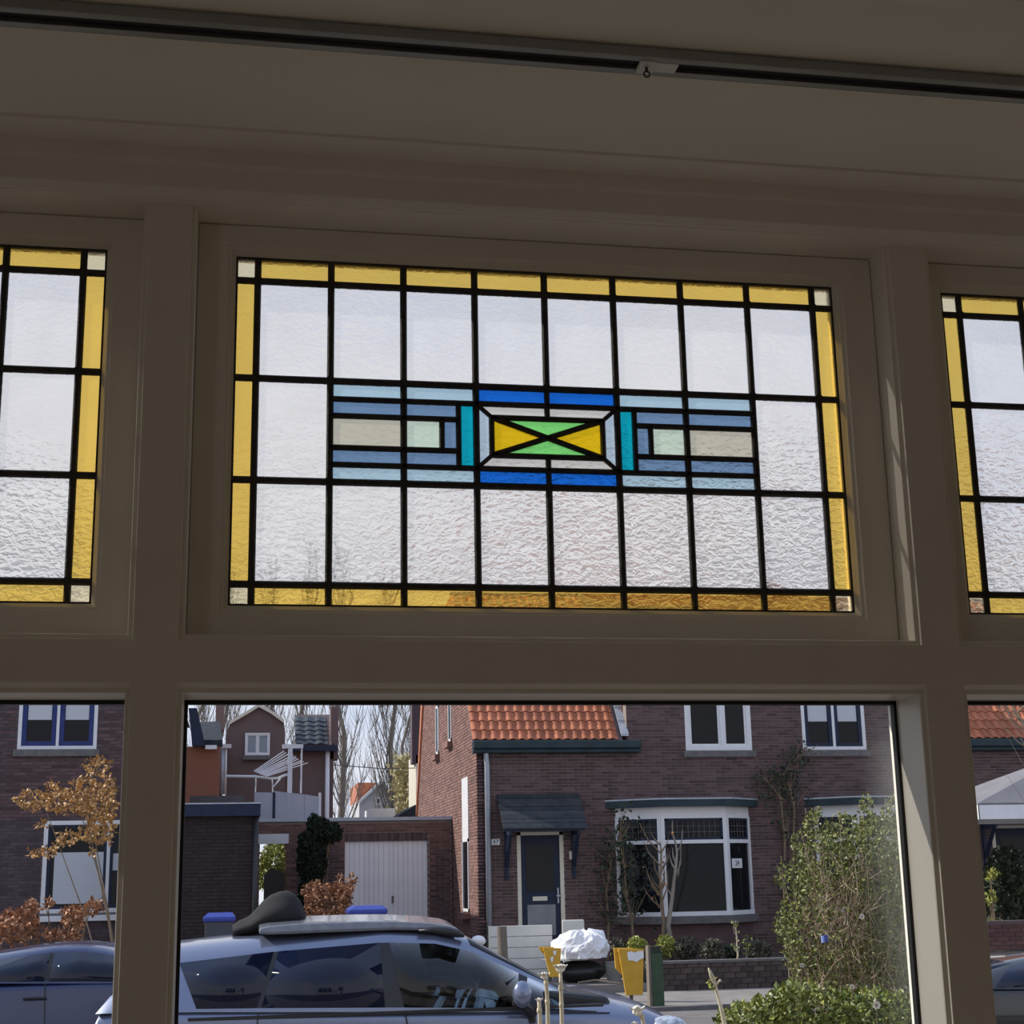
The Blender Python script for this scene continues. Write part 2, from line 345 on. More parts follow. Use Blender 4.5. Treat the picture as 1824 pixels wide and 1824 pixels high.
for rect in ((GX0-.006, GX0+.0022, GZ0, GZ1), (GX1-.0022, GX1+.006, GZ0, GZ1), (GX0, GX1, GZ1-.0022, GZ1+.006), (GX0, GX1, GZ0-.006, GZ0+.0022)):
    lead_mb.box(rect[0], rect[1], -.004, .004, rect[2], rect[3])
lead_mesh = lead_mb.mesh('lead_came', m_lead, shift=(0, 0, 0))

m_pane = clear_glass('window_pane_glass', refl=.7, dirt=.0, trans=.985)
m_pane_d = clear_glass('window_pane_glass_streaked', refl=.7, dirt=.10, trans=.985)
wn = ['left window, of which only the right edge shows', 'middle window with the full coloured geometric panel', 'right window, of which only the left edge shows']
for w_i, off in enumerate((-MOD, 0, MOD)):
    root = thing('window_%d' % (w_i+1), (.48+off, 0, 1.87), 'stained glass fanlight over clear pane, ' + wn[w_i], kind='structure')
    lc = bpy.data.objects.new('leaded_panel', lead_mesh); COL.objects.link(lc); lc.parent = root; lc.location = Vector((off, 0, 0)) - org(root); WL[lc] = Vector((off, 0, 0)); lc['label'] = 'dark lead came grid'
    for me, c, k in piece_mesh:
        q = bpy.data.objects.new('glass_piece', me); COL.objects.link(q); q.parent = lc; q.location = Vector(c)
        if k not in ('clear', 'amber', 'corner'): q['label'] = {'lightblue': 'light blue', 'steel': 'steel blue', 'beige': 'beige', 'mint': 'pale mint', 'teal': 'teal', 'blue': 'bright blue', 'pearl': 'pearl white', 'ice': 'ice blue', 'yellow': 'yellow', 'green': 'green'}[k] + ' glass piece'
        elif k == 'amber': q['label'] = 'amber border glass piece'
    # fanlight sash: four members with a moulded inner edge
    sx0, sx1, sz0, sz1 = -.096+off, 1.063+off, 1.9625, 2.6475
    gx0, gx1, gz0, gz1 = GX0+off-.001, GX1+off+.001, GZ0-.001, GZ1+.001
    mo = .013; yf, yb = -.022, .022
    def member(name, outer, inner, vertical, sgn):
        # profile across the member from outer edge to glass edge, extruded with mitred inner moulding
        o_, i_ = outer, inner; st = i_ - sgn*mo
        pr = [(o_, yf), (st, yf), (st+sgn*.001, yf+.004), (i_-sgn*.007, yf+.006), (i_-sgn*.006, yf+.010), (i_, -.006), (i_, yb), (o_, yb)]
        mb = MB()
        if vertical:
            lim = lambda c: (gz0 - (abs(i_-c) if abs(i_-c) <= mo+.002 else mo+.0), gz1 + (abs(i_-c) if abs(i_-c) <= mo+.002 else mo))
            a = [(c, y, sz0) for c, y in pr]; b = [(c, y, sz1) for c, y in pr]
            mb.rings([a, b])
        else:
            mb.rings([[(gx0-mo+.0 - (0 if abs(i_-c) > mo+.001 else 0) + (mo-abs(i_-c) if abs(i_-c) <= mo+.001 else 0), y, c) for c, y in pr], [(gx1+mo - (mo-abs(i_-c) if abs(i_-c) <= mo+.001 else 0), y, c) for c, y in pr]])
        return mb.build(name, m_paint, root, bevel=.0005)
    member('sash_stile', sx0, gx0, True, 1); member('sash_stile', sx1, gx1, True, -1)
    member('sash_rail', sz0, gz0, False, 1); member('sash_rail', sz1, gz1, False, -1)
    # clear pane below with gasket
    lx0, lx1 = -.0970+off, 1.0645+off
    MB().box(lx0+.002, lx1-.002, .0255, .0295, .634, 1.872).build('clear_pane', m_pane_d if w_i == 1 else m_pane, root, label='large clear window pane')
    gk = MB().box(lx0, lx0+.005, .012, .026, .632, 1.873).box(lx1-.005, lx1, .012, .026, .632, 1.873).box(lx0, lx1, .012, .026, 1.867, 1.873).box(lx0, lx1, .012, .026, .63, .638)
    gk.build('pane_gasket', m_gasket, root)

# ---------------------------------------------------------------- curtain rail on the ceiling
rail = thing('curtain_rail', (.48, -.488, 2.718), 'slim grey aluminium curtain rail fixed along the ceiling', 'curtain rail')
zb, y0, y1 = 2.7175, -.512, -.462
MB().box(XL+.02, XR-.02, y0, y0+.0025, zb, H-.002).box(XL+.02, XR-.02, y1-.0025, y1, zb, H-.002).box(XL+.02, XR-.02, y0+.003, y1-.003, H-.005, H-.0035).box(XL+.02, XR-.02, y0+.0025, -.4985, zb, zb+.002).box(XL+.02, XR-.02, -.4760, y1-.0025, zb, zb+.002).build('track', m_alu, rail, bevel=.0006)
MB().box(XL+.02, XR-.02, -.4980, -.4765, zb+.006, zb+.008).build('slot_shade_strip', m_gasket, rail, label='black strip standing in for the shade inside the rail')  # shade inside the hollow rail, put in as a black strip
gx = X_(1150, 112, -.487)
gl = MB().box(gx-.011, gx+.013, -.502, -.468, zb-.0018, zb+.004).box(gx+.013, gx+.046, -.499, -.474, zb-.0010, zb+.002).build('end_stop', m_plastic, rail, bevel=.001, label='white plastic stop in the rail')
hk = MB(); cx = gx+.001
hk.tube([(cx, -.487, zb-.001), (cx, -.487, zb-.008)], .0022, 8)
hk.tube([(cx+.0045*math.cos(t*math.pi/6), -.487, zb-.0125+.0045*math.sin(t*math.pi/6)) for t in range(13)], .0013, 6)
hk.build('hook_eye', m_steel, gl, smooth=True, label='small dark metal eyelet')

# ================================================================ OUTSIDE
G = -.35                     # street level
YF = 26.5                    # facade line of the houses opposite
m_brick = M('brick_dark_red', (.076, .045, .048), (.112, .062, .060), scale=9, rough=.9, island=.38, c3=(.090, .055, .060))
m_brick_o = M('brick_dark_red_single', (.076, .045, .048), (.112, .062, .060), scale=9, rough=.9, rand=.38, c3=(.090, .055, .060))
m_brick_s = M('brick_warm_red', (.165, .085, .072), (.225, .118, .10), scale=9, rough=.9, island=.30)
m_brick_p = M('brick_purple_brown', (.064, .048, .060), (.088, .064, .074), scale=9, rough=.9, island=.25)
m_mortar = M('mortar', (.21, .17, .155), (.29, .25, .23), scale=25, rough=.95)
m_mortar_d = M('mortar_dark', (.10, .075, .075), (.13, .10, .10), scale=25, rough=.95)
m_white = M('white_joinery', (.66, .67, .70), (.72, .72, .74), scale=8, rough=.45)
m_cream = M('cream_joinery', (.62, .58, .47), (.68, .64, .53), scale=8, rough=.45)
m_navy = M('navy_joinery', (.014, .022, .05), (.02, .03, .06), scale=8, rough=.5, spec=.2)
m_blue = M('blue_joinery', (.022, .035, .14), (.03, .05, .17), scale=8, rough=.5, spec=.2)
m_teal = M('dark_teal_gutter', (.018, .035, .045), (.028, .05, .06), scale=6, rough=.6, spec=.25)
m_slate = M('slate', (.028, .034, .042), (.05, .055, .06), scale=7, rough=.65, spec=.25, rand=.2, bump=.2)
m_tile = M('orange_roof_tile', (.33, .105, .05), (.45, .16, .08), scale=7, rough=.75, rand=.22, bump=.15, c3=(.39, .125, .058))
m_tile_i = M('orange_roof_tile_far', (.33, .105, .05), (.45, .16, .08), scale=7, rough=.75, island=.22)
m_dtile = M('black_roof_tile', (.018, .023, .032), (.04, .045, .052), scale=9, rough=.75, island=.3, spec=.15)
m_zinc = M('zinc_pipe', (.34, .37, .42), (.42, .45, .50), scale=9, rough=.5, metal=.2)
m_stone = M('sill_stone', (.10, .095, .10), (.15, .14, .14), scale=12, rough=.8)
m_dark = M('dark_interior', (.010, .011, .013), rough=.9)
m_hglass = bpy.data.materials.new('house_window_glass'); m_hglass.use_nodes = True
_b = m_hglass.node_tree.nodes['Principled BSDF']; _b.inputs['Base Color'].default_value = (.007, .009, .012, 1); _b.inputs['Roughness'].default_value = .03; _b.inputs['Specular IOR Level'].default_value = .18
m_frost = M('frosted_door_glass', (.16, .175, .20), (.20, .215, .24), scale=5, rough=.3)
m_blind = M('white_blind', (.50, .52, .56), (.54, .56, .60), scale=4, rough=.8, stretch=(1, 1, 30))
m_black = M('black_plastic', (.014, .014, .016), rough=.45)
m_asphalt = M('road_clinker', (.13, .118, .115), (.18, .165, .158), scale=2, rough=.9, bump=.3, bscale=60)
m_slab = M('pavement_slab', (.22, .20, .185), (.28, .255, .24), scale=3, rough=.9, rand=.12, bump=.2)
m_soil = M('garden_soil', (.05, .042, .035), (.085, .07, .055), scale=6, rough=1, bump=.5)

# ---- ground
MB().box(-60, 90, .26, 90, G-.3, G-.02).build('road', m_asphalt, kind='structure', label='grey-brown clinker road and ground between the houses')
MB().box(-30, 45, .27, 5.6, G-.1, G+.02).build('front_garden_soil', m_soil, kind='structure', label='soil of the front garden under the window')
MB().box(-30, 45, 5.7, 7.6, G-.1, G+.06).build('near_pavement', m_slab, kind='structure', label='near pavement along the parked cars')
MB().box(-30, 45, 20.4, 23.55, G-.1, G+.02).build('far_pavement', m_slab, kind='structure', label='far pavement in front of the brick houses')
MB().box(-30, 45, 20.25, 20.4, G-.1, G+.04).build('kerb', m_stone, kind='structure', label='stone kerb along the far pavement')
MB().box(6.95, 18, 23.75, 26.45, G-.1, .05).build('raised_garden_soil', m_soil, kind='structure', label='raised garden bed in front of the bay window')
MB().box(4.5, 6.93, 23.6, 26.45, G-.1, -.2).build('garden_path', m_slab, kind='structure', label='paved path to the front door')

# ---- masonry helpers
BL, BH, JO = .21, .050, .012
def cells(x0, x1, z0, z1, holes):
    xs = sorted({x0, x1, *[h[i] for h in holes for i in (0, 1) if x0 < h[i] < x1]}); zs = sorted({z0, z1, *[h[i] for h in holes for i in (2, 3) if z0 < h[i] < z1]})
    for i in range(len(xs)-1):
        for j in range(len(zs)-1):
            cx, cz = (xs[i]+xs[i+1])/2, (zs[j]+zs[j+1])/2
            if not any(h[0] < cx < h[1] and h[2] < cz < h[3] for h in holes): yield xs[i], xs[i+1], zs[j], zs[j+1]
brick_me = MB().box(-BL/2, BL/2, -.010, .004, -BH/2, BH/2).mesh('brick', m_brick_o)
def masonry(parent, x0, x1, z0, z1, holes, Y, facing, mbrick, mmortar, thick=.25, single=None, nsingle=0, top=None, name='wall', zlo=None):
    """brick skin over a mortar core. facing '-y' (plane y=Y) or '-x' (plane x=Y). top(s) limits the height along the wall."""
    core = MB()
    if top is None:
        for a, b, c, d in cells(x0, x1, z0, z1, holes):
            if facing == '-y': core.box(a, b, Y, Y+thick, c, d)
            else: core.box(Y, Y+thick, a, b, c, d)
    else:
        pts = [(x0, z0), (x1, z0)] + [(p, q) for p, q in top[::-1]]
        core.prism(pts, Y, Y+thick, 'y' if facing == '-y' else 'x')
    wall = core.build(name, mmortar, parent)
    def lim(s_):
        if top is None: return z1
        for (a, za), (b, zb_) in zip(top, top[1:]):
            if a <= s_ <= b: return za + (zb_-za)*(s_-a)/max(b-a, 1e-6)
        return z0
    rest = MB(); k = 0; ns = 0
    z = zlo if zlo is not None else z0
    while z + BH < z1:
        zc_ = z + BH/2 + .004; iv = [(x0, x1)]
        for h in holes:
            if h[2]-.02 < zc_ < h[3]+.02:
                nv = []
                for a, b in iv:
                    if h[1] <= a or h[0] >= b: nv.append((a, b)); continue
                    if h[0] > a: nv.append((a, h[0]))
                    if h[1] < b: nv.append((h[1], b))
                iv = nv
        for a, b in iv:
            s_ = math.floor((a - x0)/(BL+JO))*(BL+JO) + x0 - (BL+JO)*(.5 if k % 2 else 0)
            while s_ < b:
                p, q = max(s_, a), min(s_+BL, b)
                if q-p > .035 and zc_ + BH/2 < lim((p+q)/2):
                    pr_ = random.uniform(.007, .012)
                    if single and ns < nsingle and q-p > BL-.001 and single(( p+q)/2, zc_):
                        inst('brick', brick_me, wall, ((p+q)/2, Y, zc_)); ns += 1
                    elif facing == '-y': rest.box(p, q, Y-pr_, Y+.004, zc_-BH/2, zc_+BH/2)
                    else: rest.box(Y-pr_, Y+.004, p, q, zc_-BH/2, zc_+BH/2)
                s_ += BL+JO
        z += BH+JO; k += 1
    if rest.v: rest.build('brick_courses', mbrick, wall, kind='stuff')
    return wall

def casement(parent, x0, x1, z0, z1, Y, frame, sash, n=2, fw=.06, sw=.05, blind=0, sill=True, glass=None, name='window', bars=None):
    """a timber window in a facade facing -y: outer frame, sashes, panes, sill"""
    w = MB().box(x0, x1, Y-.01, Y+.09, z0, z0+fw).box(x0, x1, Y-.01, Y+.09, z1-fw, z1).box(x0, x0+fw, Y-.01, Y+.09, z0+fw, z1-fw).box(x1-fw, x1, Y-.01, Y+.09, z0+fw, z1-fw)
    edges = [x0+fw + (x1-x0-2*fw)*i/n for i in range(n+1)] if not bars else bars
    for e in edges[1:-1]: w.box(e-fw*.4, e+fw*.4, Y-.008, Y+.088, z0+fw, z1-fw)
    wo = w.build(name, frame, parent)
    for a, b in zip(edges, edges[1:]):
        a2, b2 = a+(fw*.4 if a != edges[0] else 0), b-(fw*.4 if b != edges[-1] else 0); c, d = z0+fw, z1-fw
        if sash:
            MB().box(a2, b2, Y+.01, Y+.06, c, c+sw).box(a2, b2, Y+.01, Y+.06, d-sw, d).box(a2, a2+sw, Y+.01, Y+.06, c+sw, d-sw).box(b2-sw, b2, Y+.01, Y+.06, c+sw, d-sw).build('sash_frame', sash, wo)
            a2 += sw; b2 -= sw; c += sw; d -= sw
        MB().box(a2, b2, Y+.035, Y+.042, c, d).build('pane', glass or m_hglass, wo)
        if blind: MB().box(a2+.01, b2-.01, Y+.028, Y+.033, d-(d-c)*blind, d).build('blind', m_blind, wo)
    if sill: MB().box(x0-.06, x1+.06, Y-.07, Y+.02, z0-.13, z0).build('sill', m_stone, wo, bevel=.01)
    return wo

def roof_tiles(parent, x0, x1, y_e, z_e, y_r, z_r, tw=.178, tl=.235, rows_single=5, mat=None, mat_far=None, name='roof', n_single=300, base=None):
    """pantile roof sloping up from eave (y_e,z_e) to ridge (y_r,z_r), along x"""
    L = math.hypot(y_r-y_e, z_r-z_e); dy, dz = (y_r-y_e)/L, (z_r-z_e)/L; ny, nz_ = -dz, dy
    rf = MB().prism([(y_e, z_e), (y_r, z_r), (y_r, z_r-.12), (y_e, z_e-.12)], x0, x1, 'x').build(name, base or m_mortar_d, parent)
    def tile(mb, ox, oy, oz):
        # S-curved pantile: profile across x, slightly raised lower edge
        rr = []
        for (t, lift) in ((0, .030), (1, .006)):
            ring = []
            for i in range(8):
                u = i/7; h = .030*math.sin(math.pi*min(1, u/.66)) if u < .66 else -.010*math.sin(math.pi*(u-.66)/.34)
                ring.append((ox + u*tw*1.06, oy + dy*tl*1.18*t + ny*(h+lift), oz + dz*tl*1.18*t + nz_*(h+lift)))
            for i in range(7, -1, -1):
                x_, y_, z_ = ring[i]; ring.append((x_, y_-ny*.014, z_-nz_*.014))
            rr.append(ring)
        mb.rings(rr)
    one = MB(); tile(one, 0, 0, 0); me = one.mesh('roof_tile', mat or m_tile, smooth=False)
    rest = MB(); nx = int((x1-x0)/tw); nr = int(L/tl); cnt = 0
    for r in range(nr):
        for c in range(nx):
            p = (x0 + c*tw, y_e + dy*tl*r, z_e + dz*tl*r)
            if r < rows_single and cnt < n_single: inst('roof_tile', me, rf, p); cnt += 1
            else: tile(rest, *p)
    if rest.v: rest.build('upper_tiles', mat_far or m_tile_i, rf, kind='stuff')
    return rf

# ================================================================ the semi-detached brick house opposite
AX = 10.53                                       # axis of symmetry
HX0, HX1, CX0 = 4.49, 2*10.53-4.49, 7.46
def mir(x): return 2*AX - x
hA = thing('brick_house', (AX, YF, G), 'dark red brick semi-detached house with orange tiled roof and white bay windows', 'house')
win_z0 = Z_(1280, 1337, YF)
DX0, DX1, DZ0, DZ1 = 5.23, 6.13, .20, 2.42
hl = [(DX0, DX1, DZ0, DZ1), (mir(DX1), mir(DX0), DZ0, DZ1), (8.64, 10.0, win_z0, 5.35), (11.06, 12.40, win_z0, 5.35), (7.22, 9.82, .86, 2.84), (mir(9.82), mir(7.22), .86, 2.84)]
sel = lambda x, z: (HX0 < x < 8.6 and 2.4 < z < 4.05) or (7.5 < x < 8.6 and z > 3.0)
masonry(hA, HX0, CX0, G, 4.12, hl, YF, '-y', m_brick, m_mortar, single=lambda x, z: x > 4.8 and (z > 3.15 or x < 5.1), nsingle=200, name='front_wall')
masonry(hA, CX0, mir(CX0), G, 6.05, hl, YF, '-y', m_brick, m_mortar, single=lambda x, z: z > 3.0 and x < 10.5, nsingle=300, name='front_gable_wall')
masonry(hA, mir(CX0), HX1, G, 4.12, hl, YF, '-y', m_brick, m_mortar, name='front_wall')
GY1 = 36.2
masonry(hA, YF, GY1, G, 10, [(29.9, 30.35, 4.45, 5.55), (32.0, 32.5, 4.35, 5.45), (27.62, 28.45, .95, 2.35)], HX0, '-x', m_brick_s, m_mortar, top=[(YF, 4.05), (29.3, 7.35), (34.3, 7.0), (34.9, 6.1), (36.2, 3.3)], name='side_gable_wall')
masonry(hA, YF+.3, 31, 3.9, 6.1, [], CX0, '-x', m_brick_s, m_mortar, top=[(YF+.3, 6.0), (29.5, 6.0), (31, 6.0)], name='side_gable_wall', thick=.2)
# roofs left and right of the centre block
EY, EZ = YF-.13, 4.14
roof_tiles(hA, HX0-.10, CX0-.12, EY, EZ, 29.3, 4.14+(29.3-EY)*1.17, tl=.255)
roof_tiles(hA, mir(CX0)+.04, HX1+.10, EY, EZ, 29.3, 4.14+(29.3-EY)*1.17, tl=.255)
MB().prism([(CX0-.1, 6.1), (AX, 7.35), (mir(CX0)+.1, 6.1), (mir(CX0)+.1, 5.95), (CX0-.1, 5.95)], YF-.1, 32, 'y').build('gable_roof', m_tile_i, hA)
MB().prism([(29.3, 7.57), (34.4, 7.15), (35.0, 6.2), (36.3, 3.3), (36.3, 3.1), (34.2, 6.95), (29.3, 7.35)], HX0-.05, HX1+.05, 'x').build('rear_roof', m_tile_i, hA)
fl = MB()
for i in range(5):
    a, b = EY+.02+i*.25, EY+.27+i*.25; za, zb_ = EZ+.08+i*.25*1.17, EZ+.08+(i+1)*.25*1.17
    fl.prism([(a, za), (b, zb_), (b, zb_+.02), (a, za+.05)], CX0-.14, CX0+.01, 'x')
fl.build('lead_flashing', m_zinc, hA)
for a, b in ((HX0-.10, CX0+.22), (mir(CX0)-.22, HX1+.10)):
    MB().box(a, b, YF-.26, YF-.01, 3.98, 4.13).box(a, b, YF-.20, YF-.01, 3.90, 3.98).build('gutter', m_teal, hA, bevel=.02)
MB().tube([(HX0+.16, YF-.12, 3.95), (HX0+.16, YF-.10, 3.85), (HX0+.18, YF-.075, 3.7), (HX0+.18, YF-.075, .05)], .052, 10).build('downpipe', m_zinc, hA, smooth=True)
# side windows in the gable
for (a, b, c, d) in ((29.9, 30.35, 4.45, 5.55), (32.0, 32.5, 4.35, 5.45), (27.62, 28.45, .95, 2.35)):
    y = HX0; f = .06
    wo = MB().box(y-.03, y+.0, a, b, c, c+f).box(y-.03, y, a, b, d-f, d).box(y-.03, y, a, a+f, c, d).box(y-.03, y, b-f, b, c, d).build('window', m_white, hA)
    MB().box(y-.014, y-.008, a+f, b-f, c+f, d-f).build('pane', m_hglass, wo)
    MB().box(y-.12, y, a-.1, b+.1, c-.13, c-.02).build('sill', m_brick_s, wo)
MB().box(HX0-.02, HX0, 27.62, 28.45, 2.35, 3.55).build('white_panel', m_white, hA, label='whitewashed strip above the side window')
# upper windows
casement(hA, 8.64, 10.0, win_z0, 5.35, YF, m_white, m_white, fw=.09, sw=.045, bars=[8.73, 9.40, 9.91])
casement(hA, 11.06, 12.40, win_z0, 5.35, YF, m_white, m_navy, fw=.07, sw=.075, blind=.62)
# front doors with slate canopies
def front_door(flip):
    f = (lambda x: mir(x)) if flip else (lambda x: x)
    def bx(mb, a, b, *r): a, b = sorted((f(a), f(b))); return mb.box(a, b, *r)
    d = bx(bx(bx(MB(), DX0, DX0+.075, YF-.01, YF+.1, DZ0, DZ1), DX1-.075, DX1, YF-.01, YF+.1, DZ0, DZ1), DX0, DX1, YF-.01, YF+.1, DZ1-.06, DZ1).build('door_frame', m_cream, hA)
    lf = bx(MB(), DX0+.075, DX1-.075, YF+.03, YF+.08, DZ0+.02, DZ1-.06).build('door_leaf', m_navy, hA)
    bx(MB(), DX0+.175, DX1-.185, YF+.02, YF+.03, 1.32, 2.18).build('pane', m_hglass, lf)
    bx(MB(), DX0+.185, DX1-.175, YF+.02, YF+.03, .52, 1.08).build('lower_pane', m_frost, lf, label='frosted lower door pane')
    bx(MB(), DX0+.29, DX1-.33, YF+.012, YF+.03, 1.15, 1.23).build('letter_slot', m_cream, lf)
    bx(bx(MB(), DX1-.135, DX1-.105, YF+.0, YF+.03, 1.10, 1.38), DX1-.16, DX1-.06, YF-.03, YF+.0, 1.22, 1.25).build('handle', m_zinc, lf)
    a0, a1, b0_, b1_ = 4.86, 6.46, 4.97, 6.62
    ct = YF-.55
    cn = MB()
    for k in range(8):
        t0_, t1_ = k/8, (k+1)/8+.02
        za, zb_ = 3.13-(3.13-2.50)*t0_, 3.13-(3.13-2.50)*t1_; ya, yb_ = YF-.02-.62*t0_, YF-.02-.62*t1_
        s = MB(); x0_, x1_ = sorted((f(a0+.0*t0_), f(a1+.0*t0_)))
        s.prism([(ya, za), (yb_, zb_-.0), (yb_, zb_-.028), (ya, za-.014)], x0_, x1_, 'x')
        if k == 0: cn = MB().prism([(YF, 3.10), (YF-.60, 2.47), (YF-.60, 2.42), (YF, 2.98)], x0_+.03, x1_-.03, 'x').build('canopy', m_navy, hA, label='slate-covered door canopy')
        s.build('slate', m_slate, cn)
    for bx_ in (5.02, 6.32):
        q = MB(); x_ = f(bx_)
        q.box(x_-.03, x_+.03, YF-.07, YF-.005, 1.55, 2.5).box(x_-.03, x_+.03, YF-.58, YF-.005, 2.36, 2.44)
        q.prism([(YF-.06, 1.75), (YF-.52, 2.36), (YF-.46, 2.36), (YF-.06, 1.84)], x_-.03, x_+.03, 'x')
        q.build('bracket', m_navy, cn)
front_door(False); front_door(True)
# number plate
npl = MB().box(4.74, 4.90, YF-.035, YF-.012, 2.19, 2.30).build('number_plate', m_white, hA, label='white house number plate')
def text(body, size, loc, mat, parent, rot=(math.pi/2, 0, 0), name='lettering'):
    cu = bpy.data.curves.new(name, 'FONT'); cu.body = body; cu.size = size; cu.align_x = 'CENTER'; cu.align_y = 'CENTER'; cu.extrude = .001
    tmp = bpy.data.objects.new(name, cu); COL.objects.link(tmp); dg = bpy.context.evaluated_depsgraph_get()
    me = bpy.data.meshes.new_from_object(tmp.evaluated_get(dg)); bpy.data.objects.remove(tmp); me.materials.clear(); me.materials.append(mat)
    ob = bpy.data.objects.new(name, me); COL.objects.link(ob); ob.parent = parent; ob.location = Vector(loc)-org(parent); ob.rotation_euler = rot; return ob
text('47', .11, (4.82, YF-.037, 2.245), m_black, npl)
lamp_ = MB().box(6.235, 6.285, YF-.05, YF, 1.9, 2.05).build('door_lamp', m_cream, hA)
# bay windows
def bay(flip):
    f = (lambda x: mir(x)) if flip else (lambda x: x)
    P = [(7.16, YF), (7.92, YF-.52), (9.22, YF-.52), (9.86, YF)]
    def slab(ex, z0, z1):
        c = [(7.16-ex*1.2, YF), (7.92-ex*.5, YF-.52-ex), (9.22+ex*.5, YF-.52-ex), (9.86+ex*1.2, YF)]
        return MB().prism([(f(x), y) for x, y in c], z0, z1, 'z')
    bo = slab(.0, 2.66, 2.84).build('bay_window', m_white, hA, label='white bay window front')
    slab(.16, 2.84, 2.97).build('bay_roof', m_teal, bo); slab(.17, 2.97, 3.0).build('bay_roof_edge', m_zinc, bo)
    slab(.02, .82, .90).build('bay_bottom_rail', m_white, bo); slab(.09, .68, .82).build('bay_sill', m_stone, bo)
    sk = slab(-.03, G, .68).build('bay_plinth', m_brick, bo)
    def facet(p, q, tag_):
        p, q = Vector((f(p[0]), p[1], 0)), Vector((f(q[0]), q[1], 0)); L = (q-p).length; d = (q-p)/L; n = Vector((d.y, -d.x, 0)); n = n if n.y < 0 else -n
        def bar(mb, s0, s1, z0, z1, t0=-.01, t1=.07):
            pts = [p+d*s0-n*t1, p+d*s1-n*t1, p+d*s1-n*t0, p+d*s0-n*t0]; mb.prism([(v.x, v.y) for v in pts], z0, z1, 'z'); return mb
        e = .075 if tag_ == 'front' else .07
        fr = bar(bar(bar(MB(), 0, e, .9, 2.66), L-e, L, .9, 2.66), e, L-e, 2.15, 2.22); bar(fr, e, L-e, 2.62, 2.66)
        fo = fr.build('bay_frame', m_white, bo)
        sw = .04
        bar(bar(bar(bar(MB(), e, L-e, 2.22, 2.22+sw, .01, .05), e, L-e, 2.62-sw, 2.62, .01, .05), e, e+sw, 2.22, 2.62, .01, .05), L-e-sw, L-e, 2.22, 2.62, .01, .05).build('top_light_sash', m_navy, bo)
        bar(MB(), e+sw, L-e-sw, 2.26, 2.58, .03, .036).build('top_light_pane', m_hglass, bo)
        ld = MB(); nn = 5 if tag_ == 'front' else 3
        for i in range(1, nn*2): s_ = e+sw+(L-2*e-2*sw)*i/(nn*2); bar(ld, s_-.004, s_+.004, 2.26, 2.58, .022, .03)
        for i in (1, 2): bar(ld, e+sw, L-e-sw, 2.26+.107*i-.004, 2.26+.107*i+.004, .021, .029)
        ld.build('leading', m_stone, bo)
        bar(MB(), e, L-e, .9, 2.15, .03, .036).build('pane', m_hglass, bo)
        return p, d, n, L
    facet(P[0], P[1], 'side'); facet(P[1], P[2], 'front'); r = facet(P[2], P[3], 'side')
    return bo, r
bo1, (bp_, bd_, bn_, bL_) = bay(False); bay(True)
sgp = bp_ + bd_*.30 + bn_*.005
sg = MB(); c0, c1 = bp_+bd_*.12, bp_+bd_*.47
sg.prism([(c0.x+bn_.x*0, c0.y), (c1.x, c1.y), (c1.x+bn_.x*.012, c1.y+bn_.y*.012), (c0.x+bn_.x*.012, c0.y+bn_.y*.012)], 1.68, 1.86, 'z')
sgo = sg.build('house_number_sign', m_white, bo1, label='white number sign in the bay window')
tc_ = bp_ + bd_*.295 + bn_*.014
text('24', .14, (tc_.x, tc_.y, 1.77), m_black, sgo, rot=(math.pi/2, 0, math.atan2(bd_.y, bd_.x)))

# ================================================================ neighbouring house on the left
hB = thing('terraced_house', (-4, YF, G), 'shaded purple-brown brick house with blue window frames behind the brown-leaved tree', 'house')
wB = Z_(100, 1335, YF)
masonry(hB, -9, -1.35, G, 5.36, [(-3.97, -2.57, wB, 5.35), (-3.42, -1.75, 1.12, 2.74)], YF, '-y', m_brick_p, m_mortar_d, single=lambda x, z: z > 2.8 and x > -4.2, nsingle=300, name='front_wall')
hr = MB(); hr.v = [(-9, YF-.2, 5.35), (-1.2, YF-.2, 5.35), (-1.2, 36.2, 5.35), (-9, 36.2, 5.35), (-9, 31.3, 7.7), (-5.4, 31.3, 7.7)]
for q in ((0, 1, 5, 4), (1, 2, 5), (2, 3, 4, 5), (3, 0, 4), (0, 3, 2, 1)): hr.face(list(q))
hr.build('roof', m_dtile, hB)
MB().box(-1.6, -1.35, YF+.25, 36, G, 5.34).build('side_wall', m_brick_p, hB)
casement(hB, -3.97, -2.57, wB, 5.35, YF, m_white, m_blue, fw=.065, sw=.085, blind=.62)
lwB = casement(hB, -3.42, -1.75, 1.12, 2.74, YF, m_white, m_navy, fw=.075, sw=.05, bars=[-3.34, -2.28, -1.83], blind=0)
MB().box(-3.22, -2.36, YF+.026, YF+.032, 1.28, 2.18).build('blind', m_blind, lwB); MB().box(-2.22, -1.9, YF+.026, YF+.032, 1.85, 2.15).build('blind', m_blind, lwB)
MB().box(-3.5, -1.7, YF-.10, YF-.01, .98, 1.08).build('sill', m_white, lwB)

